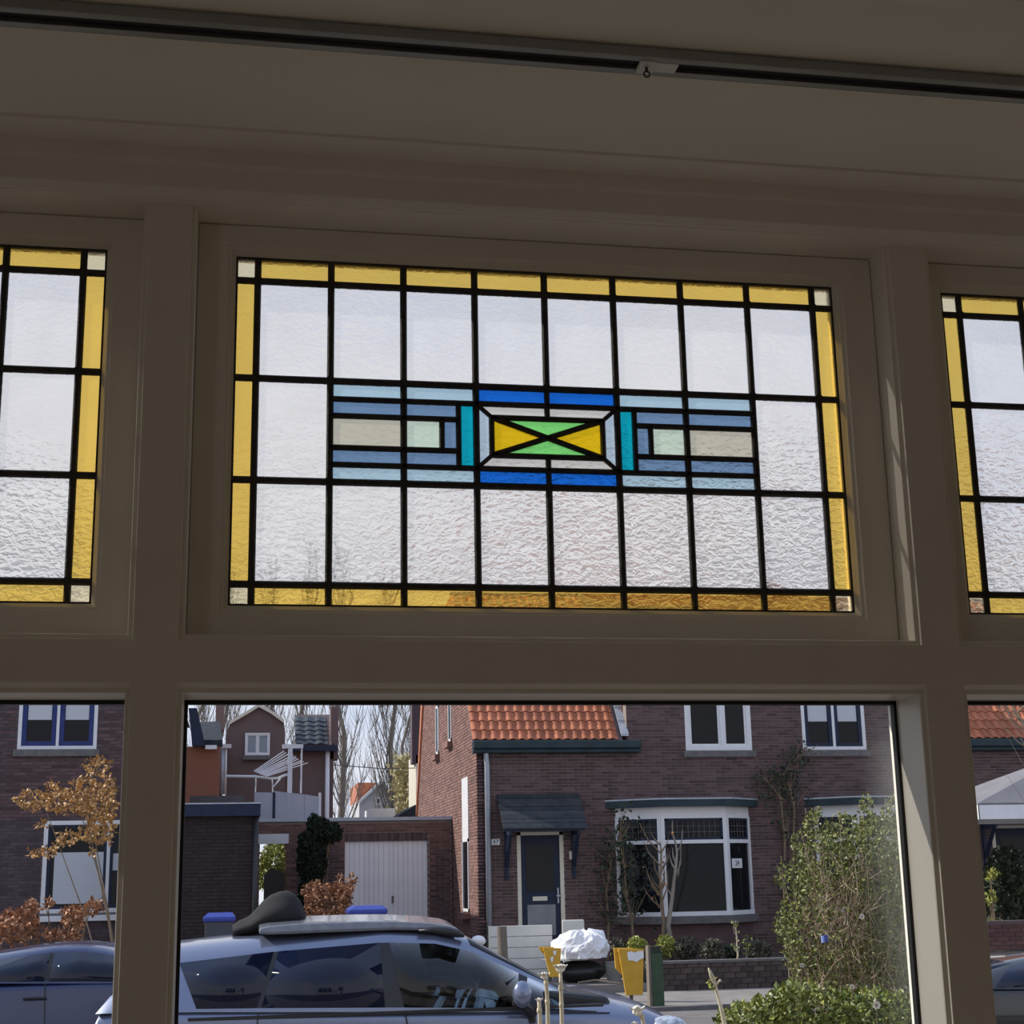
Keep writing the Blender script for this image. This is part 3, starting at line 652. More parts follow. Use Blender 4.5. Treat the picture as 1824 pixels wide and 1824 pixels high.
# ================================================================ dark annex with flat roof
YS = 24.5
an = thing('flat_roof_annex', (-.3, YS, G), 'dark brick annex with a black flat roof fascia left of the garage', 'annex')
sx1 = X_(455, 1600, YS)
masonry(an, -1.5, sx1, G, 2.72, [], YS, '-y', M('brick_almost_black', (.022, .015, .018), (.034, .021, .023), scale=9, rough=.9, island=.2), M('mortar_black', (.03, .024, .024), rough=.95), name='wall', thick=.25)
MB().box(sx1-.25, sx1, YS+.25, 29.5, G, 2.72).build('side_wall', m_brick_p, an)
MB().box(-1.6, X_(464, 1440, YS-.15), YS-.17, 29.7, 2.70, 2.90).build('roof_fascia', m_navy, an)
MB().box(-1.6, X_(464, 1440, YS-.15)+.01, YS-.18, 29.7, 2.90, 2.925).build('roof_edge', m_zinc, an)
MB().tube([(sx1-.02, YS-.07, 2.7), (sx1-.02, YS-.07, G)], .05, 8).build('downpipe', m_black, an, smooth=True)

# ================================================================ garage with white door
YG = 30.0
ga = thing('garage', (2.4, YG, G), 'flat-roofed brick garage with a wide white plank door', 'garage')
gx0, gx1 = X_(452, 1457, YG), 4.47
dx0, dx1, dzt = X_(614, 1560, YG), X_(762, 1560, YG), Z_(690, 1498, YG)
ox0, ox1, ozt = X_(462, 1550, YG), X_(509, 1550, YG), Z_(490, 1503, YG)
m_brick_g = M('brick_garage', (.13, .066, .055), (.19, .098, .08), scale=9, rough=.9, island=.3)
masonry(ga, gx0, gx1, G, 2.80, [(dx0, dx1, -1, dzt+.17), (ox0, ox1, -1, ozt+.2)], YG, '-y', m_brick_g, m_mortar, single=lambda x, z: x > 1.2, nsingle=250, name='front_wall')
MB().box(dx0, dx1, YG+.02, YG+.25, dzt, dzt+.17).build('lintel', m_mortar, ga)
sol = MB().box(-.024, .024, -.012, .03, -.075, .075).mesh('soldier_brick', m_brick_o)
k = 0; x = dx0+.03
while x < dx1: inst('soldier_brick', sol, ga, (x, YG+.01, dzt+.085)); x += .06
MB().box(gx0-.05, gx1, YG-.06, YG+6, 2.80, 2.87).build('roof_edge', m_zinc, ga)
MB().box(gx1-.2, gx1, YG+.25, YG+6, G, 2.8).build('side_wall', m_brick_g, ga)
MB().box(ox0-.05, ox1+.05, YG-.03, YG+.1, ozt, ozt+.2).build('white_beam', m_white, ga)
dr = MB().box(dx0, dx1, YG+.09, YG+.12, G, dzt).build('garage_door', m_white, ga)
npk = 17; pw = (dx1-dx0)/npk
pk = MB().box(-pw*.47, pw*.47, -.012, .012, -(dzt-G)/2, (dzt-G)/2).mesh('plank', M('white_planks', (.80, .78, .80), (.86, .84, .86), scale=3, rough=.5, rand=.05))
for i in range(npk): inst('plank', pk, dr, (dx0+pw*(i+.5), YG+.08, (dzt+G)/2))
hx = X_(700, 1600, YG); MB().box(hx-.02, hx+.02, YG+.03, YG+.07, Z_(700, 1608, YG), Z_(700, 1596, YG)).build('door_handle', m_steel, dr)

# ================================================================ house behind the garage
YC = 42.0
hC = thing('gabled_house', (1, YC, G), 'distant dark brick house with pointed dormer gable behind the garage', 'house')
def pc(px, py, Y=YC): p = at(px, py, Y); return (p.x, p.z)
pts = [pc(402, 1460), pc(402, 1310), pc(409, 1291), pc(440, 1273), pc(461, 1260), pc(483, 1272), pc(506, 1289), pc(508, 1310), pc(508, 1460)]
m_brick_c = M('brick_far', (.12, .084, .084), (.155, .108, .105), scale=14, rough=.9, stretch=(1, 1, 6))
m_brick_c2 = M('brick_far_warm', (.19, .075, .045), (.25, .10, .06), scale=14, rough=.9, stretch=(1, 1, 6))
MB().prism(pts, YC, YC+6, 'y').build('gable_wall', m_brick_c, hC)
vg = MB()
for a, b in zip(pts[2:6], pts[3:7]): vg.prism([a, b, (b[0], b[1]+.10), (a[0], a[1]+.10)], YC-.12, YC+6, 'y')
vg.build('verge_board', m_cream, hC)
q0, q1 = pc(436, 1346), pc(481, 1306)
casement(hC, q0[0], q1[0], q0[1], q1[1], YC-.08, m_white, m_white, n=2, fw=.05, sw=.03, sill=True, glass=M('far_pane', (.16, .21, .28), (.20, .25, .31), scale=1, rough=.1))
a, b = pc(506, 1325), pc(594, 1470)
MB().box(a[0], b[0], YC+.3, YC+6, G, a[1]).build('wing_wall', m_brick_c, hC)
# black tiled wing roof: tiles as separate pieces
e0, e1 = at(527, 1327, YC+.1), at(591, 1327, YC+.1); tz = Z_(560, 1273, YC+1.6)
roof_tiles(hC, e0.x, e1.x, YC+.1, e0.z, YC+1.6, tz, tw=.30, tl=.27, rows_single=20, mat=M('black_roof_tile_single', (.022, .03, .036), (.05, .058, .062), scale=9, rough=.45, rand=.3), mat_far=m_dtile, n_single=200)
MB().box(e0.x-.1, e1.x+.15, YC-.05, YC+.2, e0.z-.18, e0.z-.02).build('gutter', m_navy, hC)
MB().box(e1.x-.02, e1.x+.2, YC+.3, YC+.9, e0.z-.4, tz+.1).build('wing_gable', m_brick_c, hC)
for px, w_ in ((584, .065),): 
    p = at(px, 1330, YC); MB().tube([(p.x, YC+.15, p.z), (p.x, YC+.15, .5)], w_, 8).build('downpipe', m_white, hC, smooth=True)
# left wing with sunlit side
a0, a1 = pc(330, 1330, YC-2), pc(392, 1330, YC-2)
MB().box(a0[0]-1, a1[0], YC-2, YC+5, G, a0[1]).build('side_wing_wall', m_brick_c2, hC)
l0, l1, l2 = pc(336, 1262, YC-2.2), pc(351, 1262, YC-2.2), pc(366, 1329, YC-2.2)
MB().prism([l0, l1, l2, (l2[0]-.35, l2[1])], YC-2.3, YC-1.9, 'y').build('barge_board', m_navy, hC)
r0, r1, r2, r3 = pc(352, 1277, YC), pc(390, 1275, YC), pc(397, 1322, YC-1.2), pc(363, 1322, YC-1.2)
rb = MB(); rb.v = [(r0[0], YC+1.5, r0[1]), (r1[0], YC+1.5, r1[1]), (r2[0], YC-1.9, r2[1]), (r3[0], YC-1.9, r3[1])]; rb.v += [(x_, y_, z_-.2) for x_, y_, z_ in rb.v]
for q in ((3, 2, 1, 0), (4, 5, 6, 7), (0, 1, 5, 4), (1, 2, 6, 5), (2, 3, 7, 6), (3, 0, 4, 7)): rb.face(list(q))
rb.build('side_wing_roof', m_dtile, hC)
g0, g1 = pc(366, 1328, YC-2.1), pc(386, 1335, YC-2.1); MB().box(g0[0], g1[0], YC-2.25, YC-2, g1[1], g0[1]).build('gutter_box', m_white, hC)
g0, g1 = pc(394, 1326, YC-.5), pc(412, 1333, YC-.5); MB().box(g0[0], g1[0], YC-.6, YC-.2, g1[1], g0[1]).build('gutter_box', m_white, hC)
for px, r_, mt in ((396, .075, m_zinc), (402.5, .04, m_white)):
    p, q = at(px, 1330, YC-.5), at(px-2, 1415, YC-.5); MB().tube([p, q], r_, 8).build('downpipe', mt, hC, smooth=True)
MB().box(*[pc(384, 1280, YC+3)[0], pc(399, 1280, YC+3)[0]], YC+3, YC+3.6, pc(384, 1300, YC+3)[1], pc(384, 1252, YC+3)[1]+.6).build('chimney', m_brick_c, hC)

# roof terrace screens and the clothes frame on it
YT = 35.0
ZT_ = 2.87
ter = thing('terrace_screen', (X_(510, 1455, YT), YT, ZT_), 'row of pale grey balcony panels above the garage roof', 'screen')
panels = [(453, 486, 1411, 1412), (489, 514, 1409, 1412), (514.5, 542, 1412, 1415), (542.5, 568, 1415, 1419)]
for a, b, ta, tb in panels:
    p = [(pc(a, 1457, YT)[0], ZT_), (pc(b, 1457, YT)[0], ZT_), pc(b, tb, YT), pc(a, ta, YT)]
    MB().prism(p, YT-.02, YT+.02, 'y').build('panel', M('grey_white_panel', (.40, .41, .46), (.45, .46, .50), scale=2, rough=.6), ter)
for px in (487.5, 569.5):
    p = pc(px, 1457, YT); MB().box(p[0]-.03, p[0]+.03, YT-.04, YT+.04, ZT_, pc(px, 1412, YT)[1]).build('post', m_white if px > 500 else m_navy, ter)
YT2 = YT+.6
rk = thing('clothes_frame', (X_(518, 1412, YT2), YT2, ZT_), 'white tubular frame with sloping drying bars on the roof terrace', 'drying frame')
pst = at(516, 1412, YT2); MB().box(pst.x-.055, pst.x+.055, YT2-.05, YT2+.05, ZT_, Z_(516, 1328, YT2)).build('post', m_white, rk)
MB().box(X_(503, 1330, YT2), X_(540, 1330, YT2), YT2-.06, YT2+.06, Z_(516, 1333, YT2), Z_(516, 1326, YT2)).build('cross_beam', m_white, rk)
MB().tube([at(537.5, 1331, YT2), at(536, 1413, YT2)], .025, 6).build('rear_post', m_white, rk)
MB().tube([at(403, 1382.5, YT2), at(455, 1383, YT2), at(480, 1386.5, YT2), at(495, 1386, YT2), at(508, 1380.5, YT2), at(516, 1379, YT2)], .035, 6).build('hand_rail', m_white, rk)
for i in range(10):
    t = i/9; p = at(452+22*t, 1374+9*t, YT2-.3); q = at(507+39*t+random.uniform(-2, 2), 1338+21*t, YT2+.3+.3*t)
    MB().tube([p, q], .014, 5).build('drying_bar', m_white, rk)
for px0, py0, px1, py1 in ((456, 1386, 455, 1412), (485, 1388, 486, 1411), (500, 1387, 486, 1402)):
    MB().tube([at(px0, py0, YT2-.1), at(px1, py1, YT2-.1)], .018, 5).build('strut', m_white, rk)
MB().box(X_(338, 1420, 33), .15, 33, 36, G-.02, Z_(400, 1417, 33)).build('lean_to_shed', m_stone, label='low grey lean-to roof behind the annex', cat='shed')

# ---- far white gable house
YW = 75.0
hW = thing('white_gable_house', (X_(672, 1450, YW), YW, G), 'tiny far white gabled house with an orange roof between the bare poplars', 'house')
wp = [(pc(640, 1470, YW)[0], G), pc(640, 1427, YW), pc(678, 1393, YW), pc(706, 1420, YW), (pc(706, 1470, YW)[0], G)]
m_render = M('grey_white_render', (.40, .41, .43), (.46, .47, .49), scale=1, rough=.8)
MB().prism(wp, YW, YW+6, 'y').build('gable_wall', m_render, hW)
MB().prism([pc(640, 1431, YW), pc(678, 1396, YW), pc(678, 1390, YW), pc(638, 1427, YW)], YW-.4, YW+6, 'y').build('verge_board', m_white, hW)
MB().prism([pc(678, 1396, YW), pc(709, 1424, YW), pc(709, 1419, YW), pc(678, 1390, YW)], YW-.4, YW+6, 'y').build('verge_board', m_white, hW)
MB().prism([pc(639, 1428, YW), pc(639, 1393, YW), pc(676, 1393, YW)], YW+.5, YW+6, 'y').build('roof', m_tile_i, hW)
casement(hW, pc(668, 1434, YW)[0], pc(679, 1434, YW)[0], pc(668, 1434, YW)[1], pc(668, 1420, YW)[1], YW-.05, m_white, None, n=1, fw=.09, sill=False)
# dark house end beyond the gable (chimney and eaves)
hD = thing('chimney_house', (X_(745, 1440, 44), 44, G), 'dark tall chimney and eaves beside the sunlit gable', 'house')
MB().box(X_(734, 1300, 44), X_(752, 1300, 44), 44, 44.5, Z_(740, 1360, 44), Z_(740, 1235, 44)).build('chimney', m_brick_p, hD)
MB().box(X_(741, 1400, 44), X_(765, 1400, 44), 44, 46, G, Z_(740, 1345, 44)).build('wall', m_cream, hD)
MB().box(X_(742, 1400, 44), X_(747, 1400, 44), 43.93, 44, Z_(740, 1412, 44), Z_(740, 1372, 44)).build('window', m_white, hD)
MB().prism([pc(706, 1455, 40), pc(741, 1433, 40), pc(741, 1455, 40)], 40, 43, 'y').build('low_roof', m_dtile, hD)
MB().box(X_(659, 1453, 46), X_(704, 1453, 46), 46, 48, Z_(680, 1460, 46), Z_(680, 1440, 46)).build('roof_box', m_white, label='white boxy rooftop structure behind the garage', cat='roof box')
MB().tube([at(588, 1362, 42.6), at(680, 1369, 43.5), at(745, 1368, 44.2)], .012, 4).build('overhead_wire', m_steel, label='thin dark overhead wire crossing the sky by the poplars', cat='wire')

# ================================================================ trees
m_bark = M('grey_bark', (.16, .135, .115), (.24, .21, .18), scale=4, rough=.95)
m_twig = M('pale_twig', (.26, .21, .15), (.36, .30, .22), scale=4, rough=.95)
def poplar(px, Y, h, spread, label, n=70, seed=1, base_py=1455, name='poplar'):
    rnd = random.Random(seed); base = at(px, base_py, Y); base.z = G
    root = thing(name, base, label, 'tree', group='bare poplars behind the houses')
    tr = MB(); pts = [base + Vector((rnd.uniform(-.1, .1)*i, 0, h*i/8)) for i in range(9)]
    tr.tube(pts, [.17*(1-i/9.5) + .015 for i in range(9)], 7).build('trunk', m_bark, root, smooth=True)
    br = MB()
    for k in range(n):
        t = .18 + .8*k/n; p = base + Vector((0, 0, h*t)); ang = rnd.uniform(0, 6.283); L = h*.22*(1.15-t)*rnd.uniform(.7, 1.2)+.6
        d = Vector((math.cos(ang)*spread, math.sin(ang)*spread, 1)).normalized(); q = p; pl = [p]
        for i in range(5):
            q = q + d*L/5 + Vector((rnd.uniform(-.06, .06), rnd.uniform(-.06, .06), 0)); d = (d + Vector((0, 0, .16))).normalized(); pl.append(q)
        br.tube(pl, [.034*(1.2-t), .028*(1.2-t), .023*(1.2-t), .017, .012, .006], 4, cap=False)
        for j in range(10):
            i = rnd.randint(1, 4); a2 = rnd.uniform(0, 6.283); dd = Vector((math.cos(a2)*.55, math.sin(a2)*.55, 1)).normalized(); l2 = L*rnd.uniform(.2, .45)
            s0 = pl[i]; mid = s0 + dd*l2*.5 + Vector((rnd.uniform(-.05, .05), 0, 0)); br.tube([s0, mid, s0 + (dd+Vector((0, 0, .5))).normalized()*l2], [.011, .009, .004], 3, cap=False)
    br.build('branches', m_bark, root, kind='stuff')
    return root
poplar(608, 68, 17, .42, 'tall bare poplar just right of the black tiled roof', seed=3)
poplar(688, 70, 16, .40, 'tall bare poplar above the far white gabled house', seed=5)
poplar(357, 74, 16, .45, 'bare poplar at the left edge of the middle pane', seed=8, n=64)
poplar(400, 76, 17, .38, 'bare poplar behind the dormer chimney', seed=9, n=64)
poplar(478, 76, 18, .36, 'bare poplar behind the pointed dormer gable', seed=11, n=64)
poplar(545, 72, 18, .34, 'bare poplar behind the black tiled roof', seed=12, n=64)
poplar(724, 85, 15, .5, 'bare poplar half hidden by the dark chimney', seed=14, n=56)
m_catkin = M('yellow_twig', (.36, .31, .15), (.48, .42, .22), scale=3, rough=1)
ww = thing('budding_tree', (X_(722, 1450, 60), 60, G), 'pale yellow budding tree right of the far white house', 'tree')
mb = MB()
for i in range(900):
    p = at(random.gauss(722, 11), random.uniform(1345, 1450), 60+random.uniform(-1.2, 1.2)); mb.leaf(p, .22)
mb.build('buds', m_catkin, ww, kind='stuff'); MB().tube([(X_(722, 1450, 60), 60, G-.02), at(723, 1350, 60)], [.14, .04], 6).build('trunk', m_bark, ww)

# ---------------------------------------------------------------- shrubs
def shrub(name, label, cat, blobs, Y, dy, leafm, n, size, twigm=None, ntw=20, base_py=None, base_px=None, group=None, up=(0, 0, .4), twr=.006, gz=None, lean=.3):
    """blobs: (px,py,rx,ry) ellipses of foliage in the frame at depth Y"""
    cx = sum(b[0] for b in blobs)/len(blobs); by = max(b[1]+b[3] for b in blobs)
    base = at(base_px or cx, base_py or by, Y); base.z = gz if gz is not None else base.z
    root = thing(name, base, label, cat, group)
    mb = MB(); tot = sum(b[2]*b[3] for b in blobs); tips = []
    for (px, py, rx, ry) in blobs:
        for i in range(int(n*rx*ry/tot)):
            a = random.uniform(0, 6.283); r_ = math.sqrt(random.uniform(.02, 1)); e = math.sqrt(max(0, 1-r_*r_))
            p = at(px+rx*r_*math.cos(a), py+ry*r_*math.sin(a), Y + dy*random.uniform(-1, 1)*(e+.15)); mb.leaf(p, size*random.uniform(.65, 1.25), up)
            if random.random() < .06: tips.append(p)
    mb.build('foliage', leafm, root, kind='stuff')
    if twigm:
        tw = MB(); random.shuffle(tips)
        for p in tips[:ntw]:
            s0 = base + Vector((random.uniform(-1, 1)*lean*abs(p.x-base.x), random.uniform(-.05, .05), random.uniform(0, .1)))
            m_ = s0.lerp(p, .5) + Vector((random.uniform(-.06, .06), random.uniform(-.05, .05), .08*(p-s0).length)); tw.tube([s0, m_, p + (p-m_)*.06], [twr, twr*.7, twr*.3], 4, cap=False)
        tw.build('twigs', twigm, root, kind='stuff')
    return root
m_leafg = M('fresh_green_leaf', (.115, .17, .030), (.21, .26, .065), scale=9, rough=.55, island=.35)
m_leafy = M('yellow_green_leaf', (.20, .235, .035), (.33, .33, .07), scale=9, rough=.55, island=.3)
m_leafd = M('dark_green_leaf', (.018, .035, .018), (.035, .055, .025), scale=9, rough=.6, island=.35)
m_conif = M('black_green_needle', (.008, .016, .012), (.016, .028, .018), scale=9, rough=.8, island=.4, spec=.2)
m_leafb = M('copper_leaf', (.24, .10, .045), (.38, .18, .085), scale=9, rough=.6, island=.4)
m_leafo = M('autumn_leaf', (.34, .17, .045), (.48, .27, .085), scale=9, rough=.55, island=.4)
m_grey = M('grey_green_leaf', (.085, .082, .058), (.14, .13, .09), scale=9, rough=.8, island=.3)
m_stem = M('brown_stem', (.16, .11, .07), (.25, .18, .115), scale=6, rough=.9)
m_straw = M('dry_straw', (.52, .45, .31), (.66, .58, .43), scale=20, rough=.8)
m_petal = M('dry_petal', (.70, .66, .58), (.80, .76, .69), scale=30, rough=.8)

# brown-leaved tree on the left
shrub('beech_tree', 'young beech with orange-brown leaves before the blue-framed window', 'tree', [(172, 1365, 24, 16), (192, 1400, 14, 22), (150, 1395, 22, 14), (92, 1398, 12, 8), (115, 1412, 18, 9), (60, 1425, 36, 16), (120, 1428, 50, 20), (175, 1432, 34, 34), (180, 1475, 26, 30), (118, 1492, 20, 13), (155, 1485, 20, 14), (75, 1470, 10, 7), (72, 1518, 22, 10), (100, 1510, 9, 6), (165, 1520, 8, 8)], 15, .8, m_leafo, 1700, .055, m_stem, 5, base_px=245, base_py=1600, up=(0, 0, -.2), twr=.010, gz=G, lean=.1)
shrub('beech_hedge', 'reddish-brown leaved hedge above the dark blue car roof', 'hedge', [(30, 1650, 40, 30), (55, 1620, 14, 16), (85, 1612, 6, 10), (105, 1668, 40, 8), (130, 1640, 18, 24), (150, 1625, 20, 8), (170, 1612, 14, 8), (118, 1628, 10, 7)], 16, .5, m_leafb, 1100, .07, m_stem, 24, base_py=1700, twr=.01, gz=G, lean=.9)
shrub('copper_hedge', 'copper-brown leafy shrub behind the silver car roof by the garage', 'shrub', [(585, 1612, 44, 36), (560, 1590, 20, 20), (610, 1590, 16, 18), (625, 1572, 8, 14), (605, 1570, 6, 12), (600, 1640, 40, 12)], 23.5, .5, m_leafb, 1300, .085, m_stem, 30, base_py=1720, twr=.012, gz=G, lean=.8)
shrub('dark_conifer', 'ragged dark evergreen standing left of the garage door', 'tree', [(556, 1530, 26, 50), (570, 1478, 22, 18), (548, 1500, 16, 16), (588, 1484, 20, 16), (552, 1590, 18, 40), (560, 1465, 10, 12)], 28.5, .5, m_conif, 6500, .085, m_stem, 16, base_py=1720, twr=.03, gz=G)
shrub('garden_bush', 'sunlit yellow-green bush seen through the garage passage', 'bush', [(488, 1530, 22, 30), (470, 1560, 16, 26), (495, 1575, 12, 30)], 37.4, .6, m_leafy, 1300, .11, m_stem, 20, base_py=1640, twr=.015, gz=G)
gt = MB().prism([pc(470, 1760, 29.7), pc(470, 1560, 29.7), pc(484, 1545, 29.7), pc(507, 1556, 29.7), pc(507, 1760, 29.7)], 29.68, 29.74, 'y')
gt.build('garden_gate', m_black, label='black solid gate with a pointed top in the garage passage', cat='gate')

# ================================================================ cars
def paint(name, c, rough=.28, metal=.55):
    return M(name, c, tuple(min(1, x*1.06) for x in c), scale=40, rough=rough, metal=metal, coat=.8)
m_tint = bpy.data.materials.new('tinted_car_glass'); m_tint.use_nodes = True
_b = m_tint.node_tree.nodes['Principled BSDF']; _b.inputs['Base Color'].default_value = (.004, .008, .024, 1); _b.inputs['Roughness'].default_value = .02; _b.inputs['Specular IOR Level'].default_value = .35
m_cglass = clear_glass('clear_car_glass', tint=(.42, .49, .53), refl=1.3)
m_tyre = M('tyre_rubber', (.015, .015, .015), rough=.85)
m_trim = M('black_car_trim', (.012, .012, .014), rough=.4)
m_seat = M('car_seat_fabric', (.16, .13, .10), (.20, .165, .125), scale=30, rough=.95)
m_lens = M('headlamp_lens', (.28, .31, .36), (.62, .66, .72), scale=30, rough=.08, metal=.4)

def car(name, label, Yn, W2, stations, body, side_spans, ws_spans, paint_m, belt_py, glass_for, gy=G, group=None):
    """cabin lofted over pixel-measured stations: (belt px, roof px, roof-edge py, roof-top py); body: (px, shoulder py, crown m)"""
    Yc = Yn + W2
    xm = (X_(body[0][0], 1800, Yn) + X_(body[-1][0], 1800, Yn))/2
    root = thing(name, (xm, Yc, gy), label, 'car', group)
    R = []
    for (pb, pr_, ey, ty, bpy_) in [s_ + (belt_py,) if len(s_) == 4 else s_ for s_ in stations]:
        b_ = at(pb, bpy_, Yn+.01); e_ = at(pr_, ey, Yn+.22); t_ = at(pr_, ty, Yc-.1)
        dr_ = Yc - (Yn+.22); db = Yc-(Yn+.01)
        half = []
        for (f, rf) in ((0, None), (.06, None), (.90, None), (1, None)):
            x_ = b_.x+(e_.x-b_.x)*f; z_ = b_.z+(e_.z-b_.z)*f; y_ = db + (dr_-db)*(f**1.4); half.append((x_, y_, z_))
        half += [(e_.x, dr_*.72, e_.z+(t_.z-e_.z)*.72), (e_.x, dr_*.3, t_.z-.003), (e_.x, 0, t_.z)]
        ring = [(x_, Yc-y_, z_) for x_, y_, z_ in half] + [(x_, Yc+y_, z_) for x_, y_, z_ in half[-2::-1]]
        R.append(ring)
    k = len(R[0]); cab = MB(); glass = {}; allsp = [i_ for sp_ in side_spans.values() for i_ in sp_]; lo_, hi_ = min(allsp), max(allsp)
    for r_ in R: cab.v += r_
    for i in range(len(R)-1):
        for j in range(k-1):
            q = [i*k+j, i*k+j+1, (i+1)*k+j+1, (i+1)*k+j]; key = None
            if j in (1, k-3):
                for nm, sp in side_spans.items():
                    if i in sp: key = (nm, j)
            if i in ws_spans.get('windscreen', ()) and 3 <= j <= k-5: key = ('windscreen', 0)
            if i in ws_spans.get('rear_window', ()) and 3 <= j <= k-5: key = ('rear_window', 0)
            if key: glass.setdefault(key, []).append(q)
            else: cab.face(q, 1 if (j in (1, k-3) and lo_ <= i <= hi_) else 0)
    cab.face([(len(R)-1)*k+j for j in range(k)]); cab.face(list(range(k))[::-1])
    cab.build('cabin', [paint_m, m_trim], root, smooth=True)
    for (nm, j), qs in glass.items():
        gmb = MB(); mp_ = {}
        for q in qs:
            idx = []
            for v in q:
                if v not in mp_: mp_[v] = len(gmb.v); gmb.v.append(cab.v[v])
                idx.append(mp_[v])
            gmb.face(idx)
        go = gmb.build(nm, glass_for(nm), root, smooth=True); sm = go.modifiers.new('thick', 'SOLIDIFY'); sm.thickness = .005; sm.offset = 0
    bd = MB(); rings = []
    for (px, py, crown, zl) in body:
        x_ = X_(px, 1800, Yn); z_ = Z_(px, py, Yn); w_ = W2 - (.10 if (px, py) in ((body[0][0], body[0][1]), (body[-1][0], body[-1][1])) else 0)
        zl = gy+zl; zm = zl+(z_-zl)*.5
        hf = [(-w_*.88, zl), (-w_*.98, zl+.12), (-w_, zm), (-w_*.995, z_-.05), (-w_*.975, z_), (-w_*.80, z_+crown*.55), (-w_*.4, z_+crown*.92), (0, z_+crown)]
        rings.append([(x_, Yc+y_, q_) for y_, q_ in hf] + [(x_, Yc-y_, q_) for y_, q_ in hf[-2::-1]])
    bd.rings(rings); bd.build('body', paint_m, root, smooth=True)
    return root, Yc
def wheel(root, x, y, z, r=.31):
    mb = MB(); rg = []
    for (dy, rr) in ((-.10, r*.62), (-.11, r*.9), (-.08, r), (.08, r), (.11, r*.9), (.10, r*.62)):
        rg.append([(x+rr*math.cos(2*math.pi*q/20), y+dy, z+rr*math.sin(2*math.pi*q/20)) for q in range(20)])
    w_ = mb.rings(rg).build('wheel', m_tyre, root, smooth=True)
    MB().rings([[(x+r*.6*math.cos(2*math.pi*q/16), y-.105, z+r*.6*math.sin(2*math.pi*q/16)) for q in range(16)], [(x+r*.55*math.cos(2*math.pi*q/16), y+.105, z+r*.55*math.sin(2*math.pi*q/16)) for q in range(16)]]).build('hub_cap', m_zinc, w_)

m_silver = paint('silver_blue_paint', (.175, .205, .30))
st = [(170, 196, 1775, 1762, 1806), (232, 258, 1722, 1702, 1805), (352, 316, 1706, 1676), (455, 491, 1684, 1658), (463, 500, 1683, 1657), (686, 676, 1666, 1645), (722, 690, 1665.5, 1645), (800, 772, 1668, 1647), (868, 838, 1684, 1661), (918, 924, 1726, 1706), (930, 940, 1734, 1715), (1062, 1064, 1792, 1783), (1086, 1088, 1798, 1792)]
body = [(160, 1930, .02, .25), (163, 1840, .03, .2), (176, 1812, .04, .2), (240, 1805, .03, .2), (500, 1803, .02, .2), (800, 1803, .02, .2), (1000, 1803, .08, .2), (1085, 1803, .11, .2), (1150, 1812, .10, .2), (1200, 1830, .09, .2), (1240, 1862, .07, .2), (1262, 1930, .04, .25)]
car1, cy1 = car('silver_car', 'silver-blue family car with dark rear windows parked in front', 7.95, .86, st, body, {'quarter_window': (2,), 'rear_door_window': (4,), 'front_door_window': (6, 7, 8), 'front_quarter_window': (10,)}, {'windscreen': (8, 9, 10, 11), 'rear_window': (0, 1)}, m_silver, 1803, lambda n: m_tint if n in ('quarter_window', 'rear_door_window', 'rear_window') else m_cglass)
yn = 7.95
for px in (330, 1130): 
    for yy in (yn+.12, cy1*2-yn-.12): wheel(car1, X_(px, 1800, yn), yy, G+.31)
# seals and door gaps
sl = MB().box(X_(335, 1803, yn), X_(1075, 1803, yn), yn-.006, yn+.02, Z_(700, 1806, yn), Z_(700, 1801, yn)); sl.build('window_seal', m_trim, car1)
for p0, p1 in (((460, 1803), (452, 1900)), ((722, 1803), (738, 1900)), ((940, 1806), (965, 1900))):
    a, b = at(*p0, yn-.004), at(*p1, yn-.004); MB().tube([a, b], .004, 4).build('door_gap', m_trim, car1)
# grey roof rail with black ends
rr_y = yn+.27
rail_ = MB(); prs = [(462, 1652, 1661), (480, 1648, 1662), (520, 1644.5, 1661), (560, 1642.5, 1659), (640, 1640, 1656), (700, 1639.5, 1654), (760, 1642, 1655), (800, 1647, 1658), (815, 1652, 1660)]
rings = []
for px, t_, b_ in prs:
    a, b = at(px, t_, rr_y), at(px, b_, rr_y); rings.append([(a.x, rr_y-.03, b.z-.01), (a.x, rr_y-.035, b.z+.01), (a.x, rr_y-.02, a.z-.005), (a.x, rr_y+.10, a.z+.0), (a.x, rr_y+.5, a.z+.03), (a.x, cy1+.5, a.z+.02), (a.x, cy1+.55, b.z-.03)])
rail_.rings(rings); rail_.build('roof_panel', M('roof_panel_grey', (.13, .14, .165), (.17, .18, .205), scale=20, rough=.25, coat=.5), car1, smooth=False, bevel=.01)
rings = []
for px, t_, b_ in ((745, 1655, 1660), (770, 1650, 1663), (795, 1650, 1668), (815, 1655, 1670), (825, 1662, 1670)):
    a, b = at(px, t_, rr_y-.02), at(px, b_, rr_y-.02); zc_ = (a.z+b.z)/2; rz = (a.z-b.z)/2
    rings.append([(a.x, rr_y-.02+.05*math.cos(q*math.pi/4), zc_+rz*math.sin(q*math.pi/4)) for q in range(8)])
MB().rings(rings).build('rail_end', m_trim, car1, smooth=True)
rings = []; yb_ = cy1-.1
